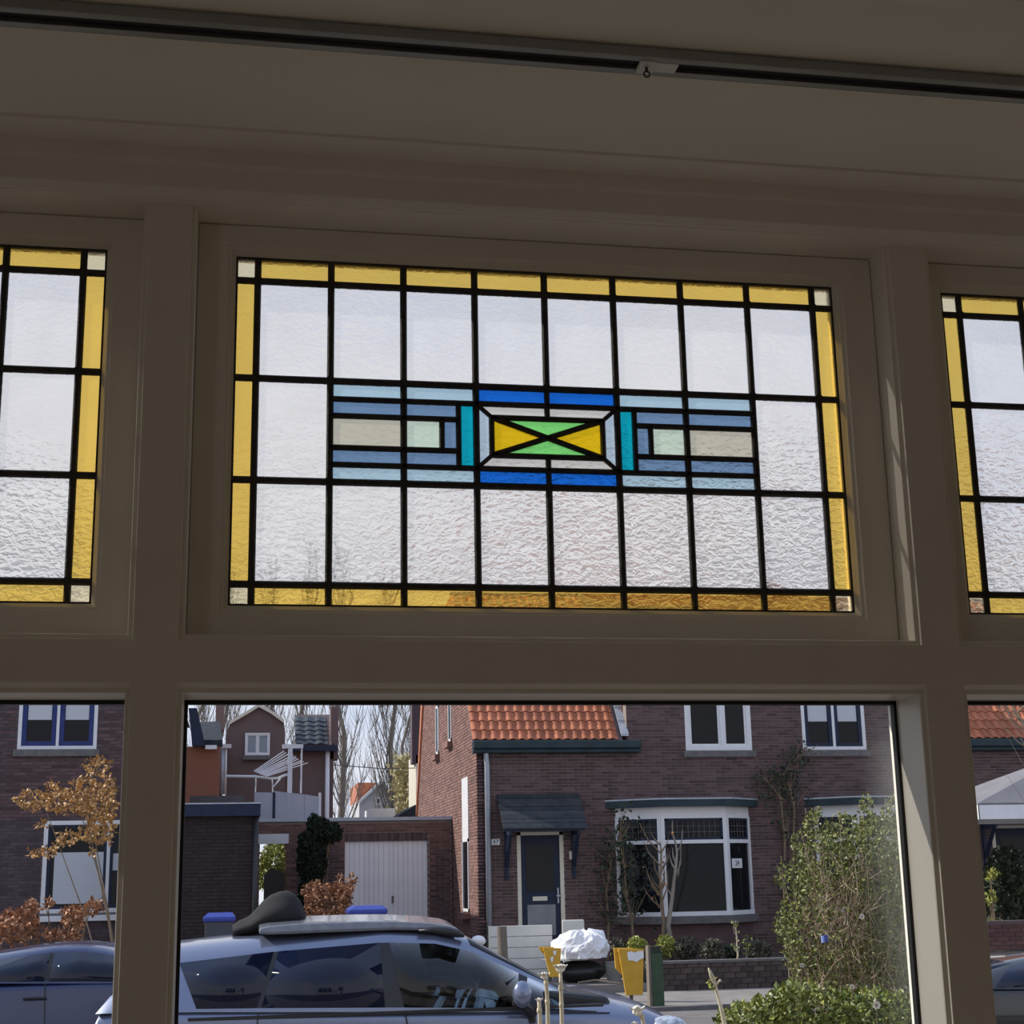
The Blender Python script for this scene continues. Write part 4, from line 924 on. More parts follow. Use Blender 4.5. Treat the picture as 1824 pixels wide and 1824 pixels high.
for px, t_, b_, th in ((414, 1648, 1655, .10), (425, 1640, 1656, .16), (443, 1632, 1656, .2), (455, 1620, 1655, .22), (468, 1605, 1654, .24), (482, 1594, 1653, .25), (497, 1588, 1652, .26), (512, 1586, 1651, .26), (526, 1593, 1650, .25), (536, 1606, 1650, .22), (543, 1625, 1650, .18), (547, 1640, 1650, .12)):
    a, b = at(px, t_, yb_), at(px, b_, yb_); zc_ = (a.z+b.z)/2-.02; rz = (a.z-b.z)/2+.02
    rings.append([(a.x, yb_+th*math.cos(q*math.pi/8)*(.75 if math.sin(q*math.pi/8) > .3 else 1), zc_+rz*math.sin(q*math.pi/8)) for q in range(16)])
MB().rings(rings).build('roof_fin', M('matte_black_cover', (.016, .016, .018), (.024, .024, .027), scale=9, rough=.85, spec=.2), car1, smooth=True, label='black hump-shaped cover on the car roof')
# mirror, headlamp, interior
c = at(930, 1771, yn-.16); mb = MB(); mb.ball(c, .065, .06, .085, 14, 9); mo_ = mb.build('wing_mirror', m_silver, car1, smooth=True)
MB().box(c.x-.05, c.x+.035, yn-.13, yn-.06, c.z-.075, c.z-.045).tube([c+Vector((.0, .05, -.06)), at(947, 1806, yn+.0), at(952, 1822, yn-.01)], [.035, .035, .012], 8).build('mirror_foot', m_trim, mo_)
c = at(1190, 1827, yn+.05); MB().ball(c, .125, .11, .068, 18, 10).build('headlamp', m_lens, car1, smooth=True, label='clear headlamp')
for ys in (cy1-.38, cy1+.38):
    x_ = X_(745, 1800, yn+.4)
    s_ = MB().prism([(x_-.12, .15), (x_+.30, .15), (x_+.32, .28), (x_+.05, .30), (x_-.06, .92), (x_-.20, .90)], ys-.22, ys+.22, 'y').build('seat', m_seat, car1, bevel=.04)
    MB().box(x_-.24, x_-.12, ys-.12, ys+.12, .93, 1.10).build('headrest', m_seat, s_, bevel=.03)
x_ = X_(880, 1780, yn+.4); mb = MB(); ctr = Vector((x_, cy1-.38, .76)); ax = Vector((.45, 0, .9)).normalized()
mb.tube([ctr + (Vector((0, 1, 0))*math.cos(t*math.pi/10) + ax.cross(Vector((0, 1, 0)))*math.sin(t*math.pi/10))*.18 for t in range(21)], .016, 8); mb.build('steering_wheel', m_trim, car1, smooth=True)
xd = X_(930, 1780, yn+.4)
MB().prism([(xd-.12, .35), (xd+.7, .35), (xd+.55, .80), (xd+.05, .86), (xd-.12, .78)], cy1-.72, cy1+.72, 'y').build('dashboard', m_trim, car1, bevel=.03)

# dark blue car passing behind
m_dblue = paint('dark_blue_paint', (.010, .020, .085), .3, .1)
st2 = [(-330, -310, 1762, 1755), (-200, -150, 1740, 1730), (-80, -20, 1708, 1694), (40, 55, 1696, 1683), (78, 92, 1691, 1679), (86, 99, 1690.5, 1678.5), (140, 150, 1689, 1677), (200, 185, 1694, 1680), (236, 222, 1704, 1690), (290, 278, 1735, 1722), (310, 305, 1748, 1742)]
body2 = [(-560, 1860, .03, .25), (-540, 1800, .05, .2), (-440, 1775, .08, .2), (-330, 1764, .08, .2), (0, 1757, .02, .2), (150, 1750, .02, .2), (250, 1748, .02, .2), (320, 1752, .04, .2), (352, 1768, .04, .2), (360, 1850, .03, .25)]
car2, cy2 = car('dark_blue_car', 'dark blue hatchback at the lower left edge behind the silver car', 11.6, .85, st2, body2, {'front_door_window': (2, 3), 'rear_door_window': (5, 6, 7)}, {'windscreen': (0, 1), 'rear_window': (8, 9)}, m_dblue, 1752, lambda n: m_tint)
for px in (-420, 215):
    for yy in (11.72, 2*cy2-11.72): wheel(car2, X_(px, 1760, 11.6), yy, G+.31)
a = at(62, 1779, 11.59); MB().tube([a+Vector((-.09, -.0, 0)), a+Vector((-.04, -.03, .005)), a+Vector((.04, -.03, .005)), a+Vector((.09, 0, 0))], .014, 6).build('door_handle', m_trim, car2)
a, b = at(-60, 1768, 11.6), at(200, 1752, 11.6)
MB().tube([at(80, 1752, 11.595), at(78, 1900, 11.595)], .004, 4).build('door_gap', m_trim, car2)
# black car at the right
m_blackp = paint('black_paint', (.012, .013, .016), .2, .2)
st3 = [(1690, 1740, 1735, 1726), (1770, 1800, 1716, 1706), (1850, 1860, 1706, 1694), (1950, 1955, 1702, 1690), (2060, 2050, 1706, 1694), (2160, 2130, 1735, 1725)]
body3 = [(1640, 1880, .03, .25), (1650, 1790, .05, .2), (1700, 1768, .06, .2), (1780, 1762, .03, .2), (2000, 1760, .02, .2), (2160, 1760, .03, .2), (2240, 1775, .04, .2), (2255, 1870, .03, .25)]
car3, cy3 = car('black_car', 'black car half hidden at the lower right edge', 11.6, .85, st3, body3, {'rear_door_window': (1, 2), 'front_door_window': (3,)}, {'windscreen': (4,), 'rear_window': (0,)}, m_blackp, 1762, lambda n: m_tint)
for px in (1760, 2140):
    for yy in (11.72, 2*cy3-11.72): wheel(car3, X_(px, 1760, 11.6), yy, G+.31)

# ================================================================ far pavement clutter and gardens
def boxat(mb, px0, px1, pyt, pyb, Y, d): a, b = at(px0, pyt, Y), at(px1, pyb, Y); return mb.box(a.x, b.x, Y, Y+d, b.z, a.z)
m_weath = M('weathered_wood', (.13, .11, .09), (.20, .17, .14), scale=6, rough=.9, stretch=(8, 8, 1))
m_foam = M('white_board', (.62, .61, .57), (.68, .67, .63), scale=3, rough=.7)
m_cloth = M('white_sheet', (.76, .76, .78), (.82, .82, .84), scale=6, rough=.8)
m_yellow = M('yellow_board', (.56, .31, .022), (.63, .36, .035), scale=6, rough=.5)
m_greenp = M('green_post_paint', (.022, .055, .028), (.04, .085, .038), scale=7, rough=.7, c3=(.03, .068, .032))
m_blueb = M('blue_bin_lid', (.02, .04, .26), (.03, .055, .32), scale=8, rough=.35)
m_bin = M('grey_bin_body', (.05, .055, .075), (.06, .065, .085), scale=8, rough=.5)
m_wallb = M('low_wall_brick', (.060, .045, .042), (.09, .068, .062), scale=9, rough=.95, rand=.3)

# low garden wall of large blocks
lw = thing('garden_wall', (11, 23.65, G), 'low dark brick garden wall in front of the bay window plants', 'wall')
core = MB().box(6.95, 18, 23.62, 23.76, G, .10).build('wall_core', m_mortar_d, lw)
bme = MB().box(-.1, .1, -.02, .04, -.042, .042).mesh('brick', m_wallb); n_ = 0
for r_ in range(5):
    for c_ in range(34):
        inst('brick', bme, core, (7.07+c_*.215+(.107 if r_ % 2 else 0), 23.62, G+.05+r_*.095))
MB().box(6.93, 18, 23.58, 23.80, .10, .15).build('coping', m_stone, lw, bevel=.01)

# leaning white boards, chair back and the covered heap by the front door
Yk = 25.3
wb = thing('white_panel_board', (X_(928, 1700, Yk), Yk, -.2), 'wide white slatted board leaning in front of the front door', 'board')
p = [at(870, 1648, Yk+.25), at(980, 1644, Yk+.25), at(985, 1640, Yk+.25)]
zt_, zb_ = at(925, 1648, Yk).z, -.2; x0_, x1_ = X_(870, 1680, Yk), X_(984, 1680, Yk)
for i in range(5):
    a, b = zb_+(zt_-zb_)*i/5, zb_+(zt_-zb_)*(i+1)/5-.008
    MB().box(x0_, x1_, Yk, Yk+.10, a, b).build('slat', m_foam, wb, bevel=.006)
MB().box(x0_-.0, x0_+.03, Yk-.012, Yk+.11, zb_, zt_).build('edge', m_cream, wb)
MB().box(X_(1008, 1650, Yk), X_(1048, 1650, Yk), Yk+.3, Yk+.36, -.2, Z_(1028, 1638, Yk+.3)).build('chair_back', m_foam, bevel=.03, label='small white panel standing behind the white sheet heap', cat='panel')
Yp = 22.6
ps = at(897, 1660, Yp); MB().tube([(ps.x, Yp, G), (ps.x-.03, Yp, Z_(897, 1650, Yp))], [.085, .08], 12).build('wooden_post', m_weath, smooth=False, label='short round weathered post before the white boards', cat='post')
# heap: dark base, flattened boxes, white sheet
Yh = 24.4
hx0, hx1 = X_(985, 1700, Yh), X_(1082, 1700, Yh); hc = (hx0+hx1)/2; hw_ = (hx1-hx0)/2
mb = MB(); mb.ball((hc, Yh+.05, -.02), hw_*.95, .42, .185, 24, 12, .04); mb.build('black_rubbish_bag', m_black, smooth=True, label='black plastic rubbish bag under the white sheet', cat='bag')
mb = MB().box(hx0-.2, hx1-.45, Yh-.40, Yh+.3, .185, .197).box(hx0+.0, hx1-.25, Yh-.36, Yh+.3, .197, .209); mb.build('flattened_carton', m_foam, label='flattened pale cartons sticking out below the white sheet', cat='carton')
zs0, zs1 = .212, Z_(1030, 1656, Yh); rg = []
for i in range(25):
    t = i/24; rr = (1.0+.10*math.sin(t*3.0))*math.sqrt(max(0, 1-(t*.985)**2.4)); ring = []
    for a in range(64):
        th = 2*math.pi*a/64; nv = mnoise.noise((math.cos(th)*2.2, math.sin(th)*2.2, t*3.2)) ; n2v = abs(mnoise.noise((math.cos(th)*5+3, math.sin(th)*5, t*4)))
        k_ = 1+.10*nv-.16*n2v*(1-t*.3); ring.append((hc-.03+.10*t+hw_*1.02*rr*math.cos(th)*k_, Yh+.50*rr*math.sin(th)*k_, zs0+(zs1-zs0)*(t**.85)*(1+.22*nv-.15*n2v)))
    rg.append(ring)
MB().rings(rg).build('white_sheet', m_cloth, smooth=False, label='crumpled white sheet heaped in front of the front door', cat='sheet')
pt = at(1093, 1718, 24.0); MB().rings([[(pt.x+r_*math.cos(q*math.pi/8), 24.0+r_*math.sin(q*math.pi/8), z_) for q in range(16)] for r_, z_ in ((.11, -.22), (.15, .12), (.16, .15), (.13, .15))]).build('plant_pot', M('grey_pot', (.16, .16, .15), (.22, .22, .21), scale=6, rough=.8), label='grey plant pot between the rubbish heap and the yellow board', cat='pot')
lidb = at(852, 1676, 24); MB().ball((lidb.x, 24, Z_(852, 1676, 24)), .13, .13, .09, 12, 8, .03).tube([(lidb.x, 24, Z_(852, 1678, 24)), (lidb.x, 24, G)], .05, 8).build('garden_light', m_cloth, smooth=True, label='white globe on a stick by the drainpipe', cat='garden lamp')
# drain / branch on the pavement
MB().tube([at(1030, 1750, 22.9), at(1060, 1746, 23.0), at(1105, 1752, 22.8), at(1130, 1750, 22.9)], [.012, .02, .018, .01], 6).build('fallen_branch', m_weath, label='thin dark branch lying on the far pavement', cat='branch')

def yellow_board(px0, px1, pyt, pyb, Y, label, paper):
    a, b = at(px0, pyt, Y), at(px1, pyb, Y); zb2 = b.z
    root = thing('yellow_folding_board', ((a.x+b.x)/2, Y, zb2), label, 'board', 'yellow boards on the far pavement')
    wtop, wbot = (b.x-a.x), (b.x-a.x)*.62
    MB().prism([(a.x+.05, a.z), (b.x, a.z-.02), (b.x-.04, zb2), (a.x+.15, zb2)], Y, Y+.05, 'y').build('front_board', m_yellow, root, bevel=.008)
    MB().prism([(a.x, a.z+.01), (a.x+wtop*.7, a.z), (a.x+wtop*.75, zb2+.15), (a.x+.10, zb2+.32), (a.x+.02, zb2+.4)], Y+.09, Y+.14, 'y').build('rear_board', m_yellow, root, bevel=.008)
    MB().box(a.x+.05, a.x+wtop*.7, Y+.03, Y+.11, a.z-.05, a.z-.03).build('hinge', m_yellow, root)
    MB().box(b.x-.07-wbot+.05, b.x-.12, Y+.01, Y+.12, G-.33, zb2+.02).build('foot', m_steel, root) if False else None
    for q in paper:
        MB().prism([(at(x_, y_, Y-.01).x, at(x_, y_, Y-.01).z) for x_, y_ in q], Y-.012, Y-.004, 'y').build('paper_scrap', m_cloth, root, label='torn white paper')
    st_ = MB().tube([(b.x-.07-wbot*.5, Y+.07, G-.05), (b.x-.07-wbot*.5, Y+.07, zb2+.05)], .03, 8).build('stand', m_steel, root)
    return root
yellow_board(962, 1001, 1688, 1740, 21.6, 'yellow folding board behind the silver car windscreen', [[(985, 1694), (991, 1693), (990, 1702), (986, 1700)], [(980, 1706), (986, 1703), (985, 1713), (982, 1714)]])
yellow_board(1096, 1150, 1690, 1772, 21.6, 'yellow folding board with white paper beside the green post', [[(1117, 1697), (1124, 1694), (1130, 1697), (1137, 1694), (1146, 1694), (1147, 1706), (1140, 1709), (1134, 1714), (1128, 1711), (1119, 1711)]])
Yg = 20.6
gp = thing('green_post', (X_(1171, 1750, Yg), Yg, G), 'square mossy green wooden post beside the yellow board', 'post')
a, b = at(1160, 1686, Yg), at(1184, 1790, Yg)
MB().box(a.x, b.x, Yg, Yg+.2, G, a.z-.10).build('shaft', m_greenp, gp, bevel=.006)
MB().prism([(a.x, a.z-.10), (a.x, a.z), (b.x-.01, a.z), (b.x-.04, a.z-.05), (b.x, a.z-.10)], Yg, Yg+.2, 'y').build('cap', M('dark_green_cap', (.014, .024, .016), (.02, .035, .02), scale=8, rough=.8), gp)
MB().box(a.x-.045, a.x-.002, Yg+.02, Yg+.18, G, a.z+.01).build('side_plank', m_weath, gp)
# wheelie bins
def bin_(px0, px1, pyt, Y, label):
    a, b = at(px0, pyt, Y), at(px1, pyt, Y); w_ = b.x-a.x; cx_ = (a.x+b.x)/2; zt = a.z
    root = thing('wheelie_bin', (cx_, Y+.3, G), label, 'bin', 'blue lidded wheelie bins')
    MB().rings([[(cx_-w_*.34, Y+.08, G+.04), (cx_+w_*.34, Y+.08, G+.04), (cx_+w_*.34, Y+.5, G+.04), (cx_-w_*.34, Y+.5, G+.04)], [(cx_-w_*.42, Y, zt-.12), (cx_+w_*.42, Y, zt-.12), (cx_+w_*.42, Y+.6, zt-.12), (cx_-w_*.42, Y+.6, zt-.12)]]).build('bin_body', m_bin, root, bevel=.02)
    MB().rings([[(cx_-w_*.46, Y-.03, zt-.13), (cx_+w_*.46, Y-.03, zt-.13), (cx_+w_*.46, Y+.64, zt-.13), (cx_-w_*.46, Y+.64, zt-.13)], [(cx_-w_*.47, Y-.03, zt-.06), (cx_+w_*.47, Y-.03, zt-.06), (cx_+w_*.47, Y+.64, zt-.06), (cx_-w_*.47, Y+.64, zt-.06)], [(cx_-w_*.34, Y+.1, zt), (cx_+w_*.36, Y+.1, zt), (cx_+w_*.36, Y+.55, zt), (cx_-w_*.34, Y+.55, zt)]]).build('lid', m_blueb, root, bevel=.02)
    for sx in (-1, 1): MB().tube([(cx_+sx*w_*.25, Y+.52, G+.10), (cx_+sx*w_*.36, Y+.52, G+.10)], .10, 12).build('wheel', m_tyre, root)
    MB().tube([(cx_-w_*.36, Y+.68, zt-.08), (cx_+w_*.36, Y+.68, zt-.08)], .018, 6).build('handle', m_blueb, root)
bin_(618, 693, 1614, 21.7, 'wheelie bin with blue lid in front of the white garage door')
bin_(360, 422, 1627, 22.0, 'wheelie bin with blue lid in front of the dark annex')

# garden plants behind the low wall
zg = .05
def gsh(px, py, rx, ry, m_, n, label, size=.07): shrub('garden_shrub', label, 'shrub', [(px, py, rx, ry)], 24.55 + .5*(int(px) % 2), .22, m_, n, size, m_stem, 14, gz=zg, group='low plants in the raised garden bed', twr=.006, lean=.9)
gsh(1101, 1690, 14, 16, m_grey, 420, 'grey-green rounded shrub above the plant pot')
gsh(1134, 1685, 16, 14, m_leafy, 420, 'yellow-green low plant left of the green post')
gsh(1184, 1686, 16, 18, m_leafy, 460, 'yellow-green leafy plant behind the green post')
gsh(1223, 1690, 22, 20, m_grey, 560, 'grey rounded shrub right of the green post')
gsh(1268, 1692, 20, 18, m_grey, 520, 'brown-grey heath in the middle of the garden bed')
gsh(1303, 1698, 14, 14, m_leafd, 320, 'dark green low plant near the tall dry stalk')
gsh(1350, 1694, 24, 18, m_grey, 600, 'sprawling brown-green shrub next to the big green shrub')
def sapling(px, pyt, pyb, Y, label, m_, n, spread, r_, seed, nleaf=0, gz=zg, cat='sapling', name='sapling', lm=None, grp=None, mainpts=None):
    rnd = random.Random(seed); base = at(px, pyb, Y); base.z = gz; root = thing(name, base, label, cat, grp)
    top = at(px, pyt, Y); mb = MB(); h_ = top.z-gz
    main = [at(x_, y_, Y) for x_, y_ in mainpts] if mainpts else [base.lerp(top, i/5)+Vector((rnd.uniform(-.03, .03)*h_, rnd.uniform(-.02, .02)*h_, 0)) for i in range(6)]
    main[0] = base; mb.tube(main, [r_*(1-.75*i/(len(main)-1)) for i in range(len(main))], 6)
    lf = MB()
    for k in range(n):
        i = rnd.randint(1, len(main)-2); s0 = main[i].lerp(main[i+1], rnd.random()); a_ = rnd.choice((-1, 1)); L = h_*rnd.uniform(.1, .28)
        e = s0 + Vector((a_*spread*L*rnd.uniform(.3, 1), rnd.uniform(-.3, .3)*L, L)); mid = s0.lerp(e, .5)+Vector((a_*.08*L, 0, -.05*L)); mb.tube([s0, mid, e], [r_*.4, r_*.28, r_*.1], 4, cap=False)
        for j in range(nleaf): lf.leaf(s0.lerp(e, rnd.uniform(.2, 1))+Vector((rnd.uniform(-.05, .05), rnd.uniform(-.05, .05), rnd.uniform(-.05, .05))), .07)
    mb.build('branches', m_, root, smooth=True)
    if lf.v: lf.build('foliage', lm or m_leafg, root, kind='stuff')
    return root
m_pale = M('pale_bark', (.27, .23, .19), (.36, .31, .26), scale=5, rough=.9)
sapling(1200, 1495, 1700, 25.6, 'small bare forked tree in front of the bay window', m_pale, 8, .4, .055, 21, mainpts=[(1186, 1690), (1190, 1650), (1197, 1600), (1203, 1550), (1206, 1520), (1203, 1498)], cat='tree', name='bare_tree')
sapling(1178, 1500, 1700, 25.15, 'thin bare branching sapling left of the forked tree', m_stem, 16, .8, .04, 22, mainpts=[(1179, 1690), (1182, 1640), (1178, 1600), (1176, 1560), (1178, 1520), (1176, 1500)], nleaf=1, lm=m_leafb)
sapling(1312, 1640, 1705, 24.15, 'tall pale dry stalk in the garden bed', m_straw, 8, .5, .02, 23, nleaf=2, lm=m_leafg)
sapling(1331, 1672, 1708, 24.2, 'short green stalk right of the tall dry stalk', m_grey, 6, .5, .018, 24, nleaf=3)
# climbers on the facade
def climber(label, m_, path, n, size, seed, Y=YF-.14, gz=None):
    rnd = random.Random(seed); pts = [at(x_, y_, Y) for x_, y_ in path]
    if gz is not None: pts[0].z = gz
    root = thing('wall_climber', pts[0], label, 'climbing plant', 'climbers on the brick facade'); mb = MB()
    mb.tube(pts, [.03*(1-.7*i/len(pts)) for i in range(len(pts))], 5); lf = MB()
    for k in range(n):
        i = rnd.randint(0 if gz is None else 1, len(pts)-2); p = pts[i].lerp(pts[i+1], rnd.random()) + Vector((rnd.gauss(0, .16), rnd.uniform(-.10, .06), rnd.gauss(0, .16))); lf.leaf(p, size*rnd.uniform(.6, 1.3))
        if k % 8 == 0: mb.tube([pts[i], p], [.010, .005], 4, cap=False)
    mb.build('stem', m_stem, root); lf.build('foliage', m_, root, kind='stuff')
climber('thin dark climber on the wall between door and bay window', m_leafd, [(1082, 1700), (1084, 1640), (1080, 1590), (1088, 1540), (1080, 1500)], 150, .09, 31, gz=zg)
climber('dark green climber up the left edge of the bay window', m_leafd, [(1128, 1700), (1126, 1640), (1116, 1600), (1112, 1545), (1104, 1500), (1112, 1450)], 260, .10, 32, Y=YF-.55, gz=zg)
climber('dark ivy patch on the facade between the two bay windows', m_leafd, [(1420, 1700), (1412, 1560), (1415, 1440), (1408, 1405), (1395, 1380), (1420, 1350), (1435, 1330)], 210, .085, 33, gz=zg)
climber('dark ivy trailing left below the upper windows', m_leafd, [(1395, 1690), (1398, 1500), (1390, 1420), (1370, 1395), (1352, 1380)], 130, .085, 34, gz=zg)

# ================================================================ right-hand pane: parasol, conifer, garden wall
Yq = 20.2
pa = thing('garden_parasol', (X_(1915, 1400, Yq+1.2), Yq+1.2, G), 'grey garden parasol at the right edge of the right pane', 'parasol')
cx_, cy_ = X_(1915, 1400, Yq+1.2), Yq+1.2; hz, az = Z_(1790, 1430, Yq), Z_(1915, 1338, Yq+1.2); rr = cx_ - X_(1742, 1430, Yq)
m_par = M('grey_parasol_fabric', (.17, .165, .18), (.20, .195, .21), scale=3, rough=.9)
cr = [(cx_-rr, cy_-1.2, hz), (cx_+rr, cy_-1.2, hz), (cx_+rr, cy_+1.4, hz), (cx_-rr, cy_+1.4, hz)]
for i in range(4):
    a, b = Vector(cr[i]), Vector(cr[(i+1) % 4]); t_ = Vector((cx_, cy_, az)); dn = Vector((0, 0, -.03))
    mb = MB(); mb.v = [tuple(a), tuple(b), tuple(t_), tuple(a+dn), tuple(b+dn), tuple(t_+dn)]
    for q in ((0, 1, 2), (5, 4, 3), (0, 3, 4, 1), (1, 4, 5, 2), (2, 5, 3, 0)): mb.face(list(q))
    mb.build('canopy_panel', m_par, pa)
    mb = MB(); vz = Vector((0, 0, -.22)); nn = Vector((0, .012, 0)) if i % 2 == 0 else Vector((.012, 0, 0)); mb.v = [tuple(x_) for x_ in (a+dn, b+dn, b+dn+vz, a+dn+vz, a+dn+nn, b+dn+nn, b+dn+vz+nn, a+dn+vz+nn)]
    for q in ((0, 1, 2, 3), (7, 6, 5, 4), (0, 4, 5, 1), (1, 5, 6, 2), (2, 6, 7, 3), (3, 7, 4, 0)): mb.face(list(q))
    mb.build('valance', m_cloth, pa)
MB().tube([(cx_, cy_, G), (cx_, cy_, az)], .03, 10).build('pole', m_white, pa); MB().box(cx_-.3, cx_+.3, cy_-.3, cy_+.3, G, G+.08).build('base', m_stone, pa)
shrub('conifer_bush', 'dark conifer bush under the parasol in the right pane', 'bush', [(1785, 1570, 30, 60), (1815, 1600, 30, 50), (1770, 1600, 20, 40), (1800, 1535, 20, 24)], 22.5, .5, m_leafd, 2200, .11, m_stem, 10, base_py=1720, gz=G, twr=.02)
shrub('young_leaf_bush', 'yellow-green sprigs at the left edge of the right pane', 'bush', [(1768, 1560, 8, 8), (1766, 1600, 6, 10), (1770, 1645, 6, 8)], 21.6, .12, m_leafy, 110, .10, m_stem, 8, base_py=1720, gz=G, twr=.012)
rw = thing('red_garden_wall', (13.2, 21.0, G), 'low red brick wall above the black car at the right edge', 'wall')
c_ = MB().box(X_(1690, 1660, 21), 18, 21.0, 21.2, G, Z_(1790, 1640, 21)).build('wall_core', m_mortar_d, rw)
rme = MB().box(-.1, .1, -.012, .02, -.027, .027).mesh('brick', M('wall_brick_red', (.11, .05, .05), (.15, .07, .065), scale=9, rough=.9, rand=.3))
zt_ = Z_(1790, 1640, 21); x0_ = X_(1740, 1660, 21); r_ = 0; z_ = G+.04
while z_ < zt_-.03:
    for k in range(11): inst('brick', rme, c_, (x0_+k*.215+(.107 if r_ % 2 else 0), 21.0, z_))
    z_ += .066; r_ += 1
# bare climbing tree at the right edge
sapling(1840, 1255, 1700, 17, 'pale bare branching tree at the far right edge', m_twig, 34, 1.0, .022, 41, cat='tree', name='bare_tree', gz=G, mainpts=[(1905, 1700), (1902, 1520), (1890, 1400), (1862, 1340), (1832, 1300), (1806, 1262)])

# ================================================================ our own front garden, close to the window
blobs = [(1500, 1640, 110, 110), (1560, 1560, 60, 110), (1470, 1540, 50, 60), (1430, 1560, 26, 40), (1425, 1500, 16, 24), (1446, 1470, 14, 26), (1500, 1490, 40, 40), (1542, 1440, 12, 26), (1588, 1445, 14, 28), (1570, 1500, 44, 50), (1395, 1560, 12, 22), (1400, 1650, 20, 40), (1600, 1640, 60, 120), (1520, 1740, 110, 60), (1415, 1700, 20, 30), (1455, 1450, 8, 16)]
m_bl = M('box_leaf', (.105, .13, .024), (.20, .205, .052), scale=12, rough=.5, island=.4)
gs = shrub('green_shrub', 'large sunlit green shrub right of the bay window', 'shrub', blobs, 4.3, .34, m_bl, 10500, .021, M('shrub_twig', (.25, .19, .12), (.40, .32, .22), scale=12, rough=.9), 120, base_px=1530, base_py=1824, gz=G, twr=.0045, lean=.7)
tw_ = MB()
for i in range(620):
    p = at(1512+max(-75, min(75, random.gauss(0, 40))), 1635+max(-110, min(110, random.gauss(0, 60))), 4.3+random.uniform(-.36, .1)); d = Vector((random.gauss(0, .6), random.gauss(0, .4), random.uniform(.3, 1.2))).normalized()*random.uniform(.02, .075)
    tw_.tube([p-d, p+Vector((random.uniform(-.01, .01), 0, 0)), p+d], [.0022, .0019, .0010], 4, cap=False)
tw_.build('dry_twigs', M('dry_shrub_twig', (.24, .17, .105), (.42, .33, .22), scale=12, rough=.9, island=.3), gs, kind='stuff')
blobs = [(1460, 1800, 130, 36), (1340, 1812, 60, 26), (1560, 1805, 80, 40), (1420, 1770, 40, 20), (1300, 1820, 26, 14)]
shrub('yellow_green_hedge', 'low yellow-green leafy hedge under the large shrub', 'hedge', blobs, 3.5, .22, M('hedge_leaf', (.10, .145, .024), (.25, .25, .05), scale=12, rough=.5, island=.45), 3300, .027, m_stem, 40, base_px=1450, base_py=1824, gz=G, twr=.004, lean=.9)
def flower(px, py, Y, label, path, n_petal=9, rad=.016):
    root = thing('dried_flower', (at(*path[0], Y).x, Y, G), label, 'flower', 'dried flower stalks below the window')
    pts = [at(x_, y_, Y) for x_, y_ in path]; b0_ = pts[0].copy(); b0_.z = G; pts = [b0_] + pts
    MB().tube(pts, [.006]+[.0055-.002*i/len(pts) for i in range(len(pts)-1)], 7).build('stalk', m_straw, root, smooth=True)
    nd = MB()
    for p in pts[1:-1]: nd.ball(p, .0065, .0065, .009, 8, 6, .1)
    nd.build('nodes', m_straw, root, smooth=True)
    c = at(px, py, Y); hd = MB()
    for k in range(n_petal):
        a_ = 2*math.pi*k/n_petal + .3; d = Vector((math.cos(a_), math.sin(a_), .55)).normalized(); s_ = Vector((-math.sin(a_), math.cos(a_), 0)); q0_ = c + Vector((0, 0, -.008))
        i0_ = len(hd.v); hd.v += [tuple(q0_), tuple(q0_+d*rad*.7+s_*rad*.45), tuple(q0_+d*rad*1.15+Vector((0, 0, .003))), tuple(q0_+d*rad*.7-s_*rad*.45)]; hd.face([i0_, i0_+1, i0_+2, i0_+3])
    hd.ball(c+Vector((0, 0, -.004)), rad*.6, rad*.6, rad*.55, 10, 6, .12); hd.build('flower_head', m_petal, root)
flower(969, 1735, 1.3, 'dried pale flower stalk left of the yellow board', [(976, 1830), (975, 1785), (973, 1752), (970, 1738)])
flower(998, 1722, 1.3, 'dried white flower head in front of the yellow board', [(1001, 1830), (1000, 1790), (999, 1760), (998, 1728)], 12, .019)
flower(960, 1778, 1.25, 'short budded dried stalk at the left of the flower stalks', [(962, 1830), (961, 1800), (960, 1782)], 5, .010)
flower(1135, 1797, 1.3, 'open dried star-shaped flower in front of the car bonnet', [(1147, 1830), (1144, 1812), (1137, 1801)], 6, .022)
flower(1130, 1820, 1.28, 'small dried bud beside the star-shaped flower', [(1133, 1840), (1131, 1826)], 5, .009)
tw = thing('bare_twig', (X_(1285, 1824, 2.2), 2.2, G), 'pale bare twig rising left of the hedge', 'twig')
p0 = at(1294, 1840, 2.2); p00 = p0.copy(); p00.z = G
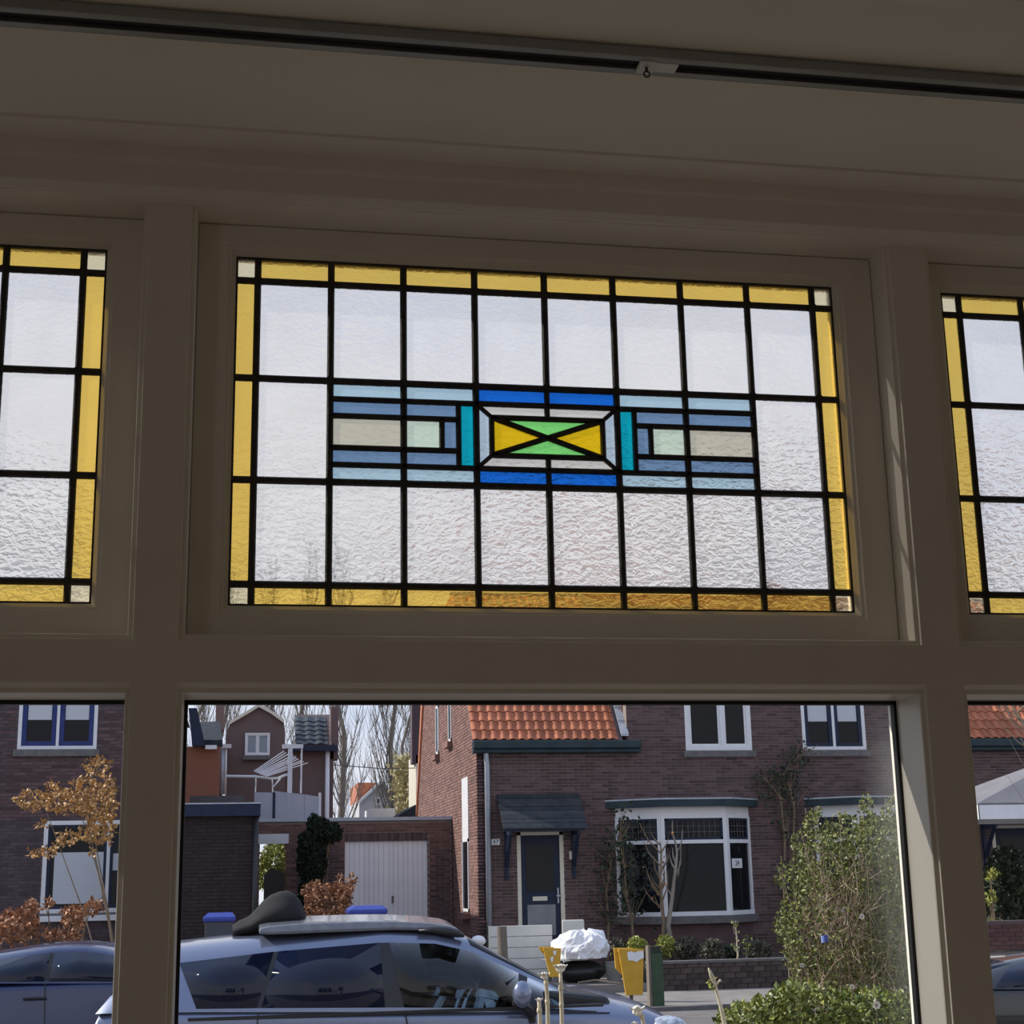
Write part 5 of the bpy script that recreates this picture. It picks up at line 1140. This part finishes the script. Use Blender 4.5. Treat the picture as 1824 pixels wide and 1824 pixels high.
MB().tube([p00, p0, at(1283, 1790, 2.2), at(1274, 1756, 2.2), at(1266, 1740, 2.2), at(1262, 1724, 2.2)], [.008, .0075, .006, .005, .004, .0025], 7).tube([at(1274, 1756, 2.2), at(1281, 1748, 2.2), at(1284, 1746, 2.2)], [.004, .003, .005], 6).tube([at(1275, 1757, 2.2), at(1272, 1742, 2.2), at(1265, 1728, 2.2)], [.004, .003, .002], 6).build('stem', m_straw, tw, smooth=True)
lf = MB()
for i in range(14): lf.leaf(at(1266+random.uniform(-6, 8), 1752+random.uniform(-10, 14), 2.2+random.uniform(-.02, .02)), .014)
lf.build('foliage', m_leafy, tw, kind='stuff')

# small bright things caught in the shrub and hedge
def blossom(px, py, Y, label, r_):
    c = at(px, py, Y); mb = MB()
    for k in range(7):
        a_ = 2*math.pi*k/7; d = RT*math.cos(a_) + UP*math.sin(a_) - FW*.25; t_ = RT*-math.sin(a_) + UP*math.cos(a_); i0_ = len(mb.v)
        mb.v += [tuple(c), tuple(c+d*r_*.7+t_*r_*.38), tuple(c+d*r_), tuple(c+d*r_*.7-t_*r_*.38)]; mb.face([i0_, i0_+1, i0_+2, i0_+3])
    root = thing('white_blossom', c, label, 'flower', 'white blossoms in the front garden')
    mb.build('petals', m_petal, root); MB().ball(c-FW*.004, r_*.28, r_*.28, r_*.28, 8, 6).build('flower_heart', m_stem, root, smooth=True)
    MB().tube([c, c+Vector((0, .01, -.12))], .0015, 5).build('stalk', m_stem, root)
blossom(1561, 1790, 3.22, 'large white blossom in the low hedge', .017)
blossom(1535, 1632, 3.92, 'white blossom high up in the green shrub', .013)
blossom(1517, 1757, 3.3, 'pale round bud above the low hedge', .010)
blossom(1428, 1719, 3.9, 'small white blossom at the left foot of the green shrub', .011)
c = at(1469, 1672, 3.9)
bc = thing('blue_clip', c, 'small blue plastic clip caught in the green shrub', 'clip')
MB().box(c.x-.013, c.x-.004, c.y-.006, c.y+.006, c.z-.016, c.z+.012).build('jaw', M('pale_blue_plastic', (.22, .30, .72), (.28, .36, .78), scale=20, rough=.4), bc); MB().box(c.x-.003, c.x+.012, c.y-.006, c.y+.006, c.z-.013, c.z+.014).build('jaw', m_blueb, bc)
MB().tube([c+Vector((-.002, 0, -.015)), c+Vector((.0, .02, -.09))], .0018, 5).build('twig', m_stem, bc)
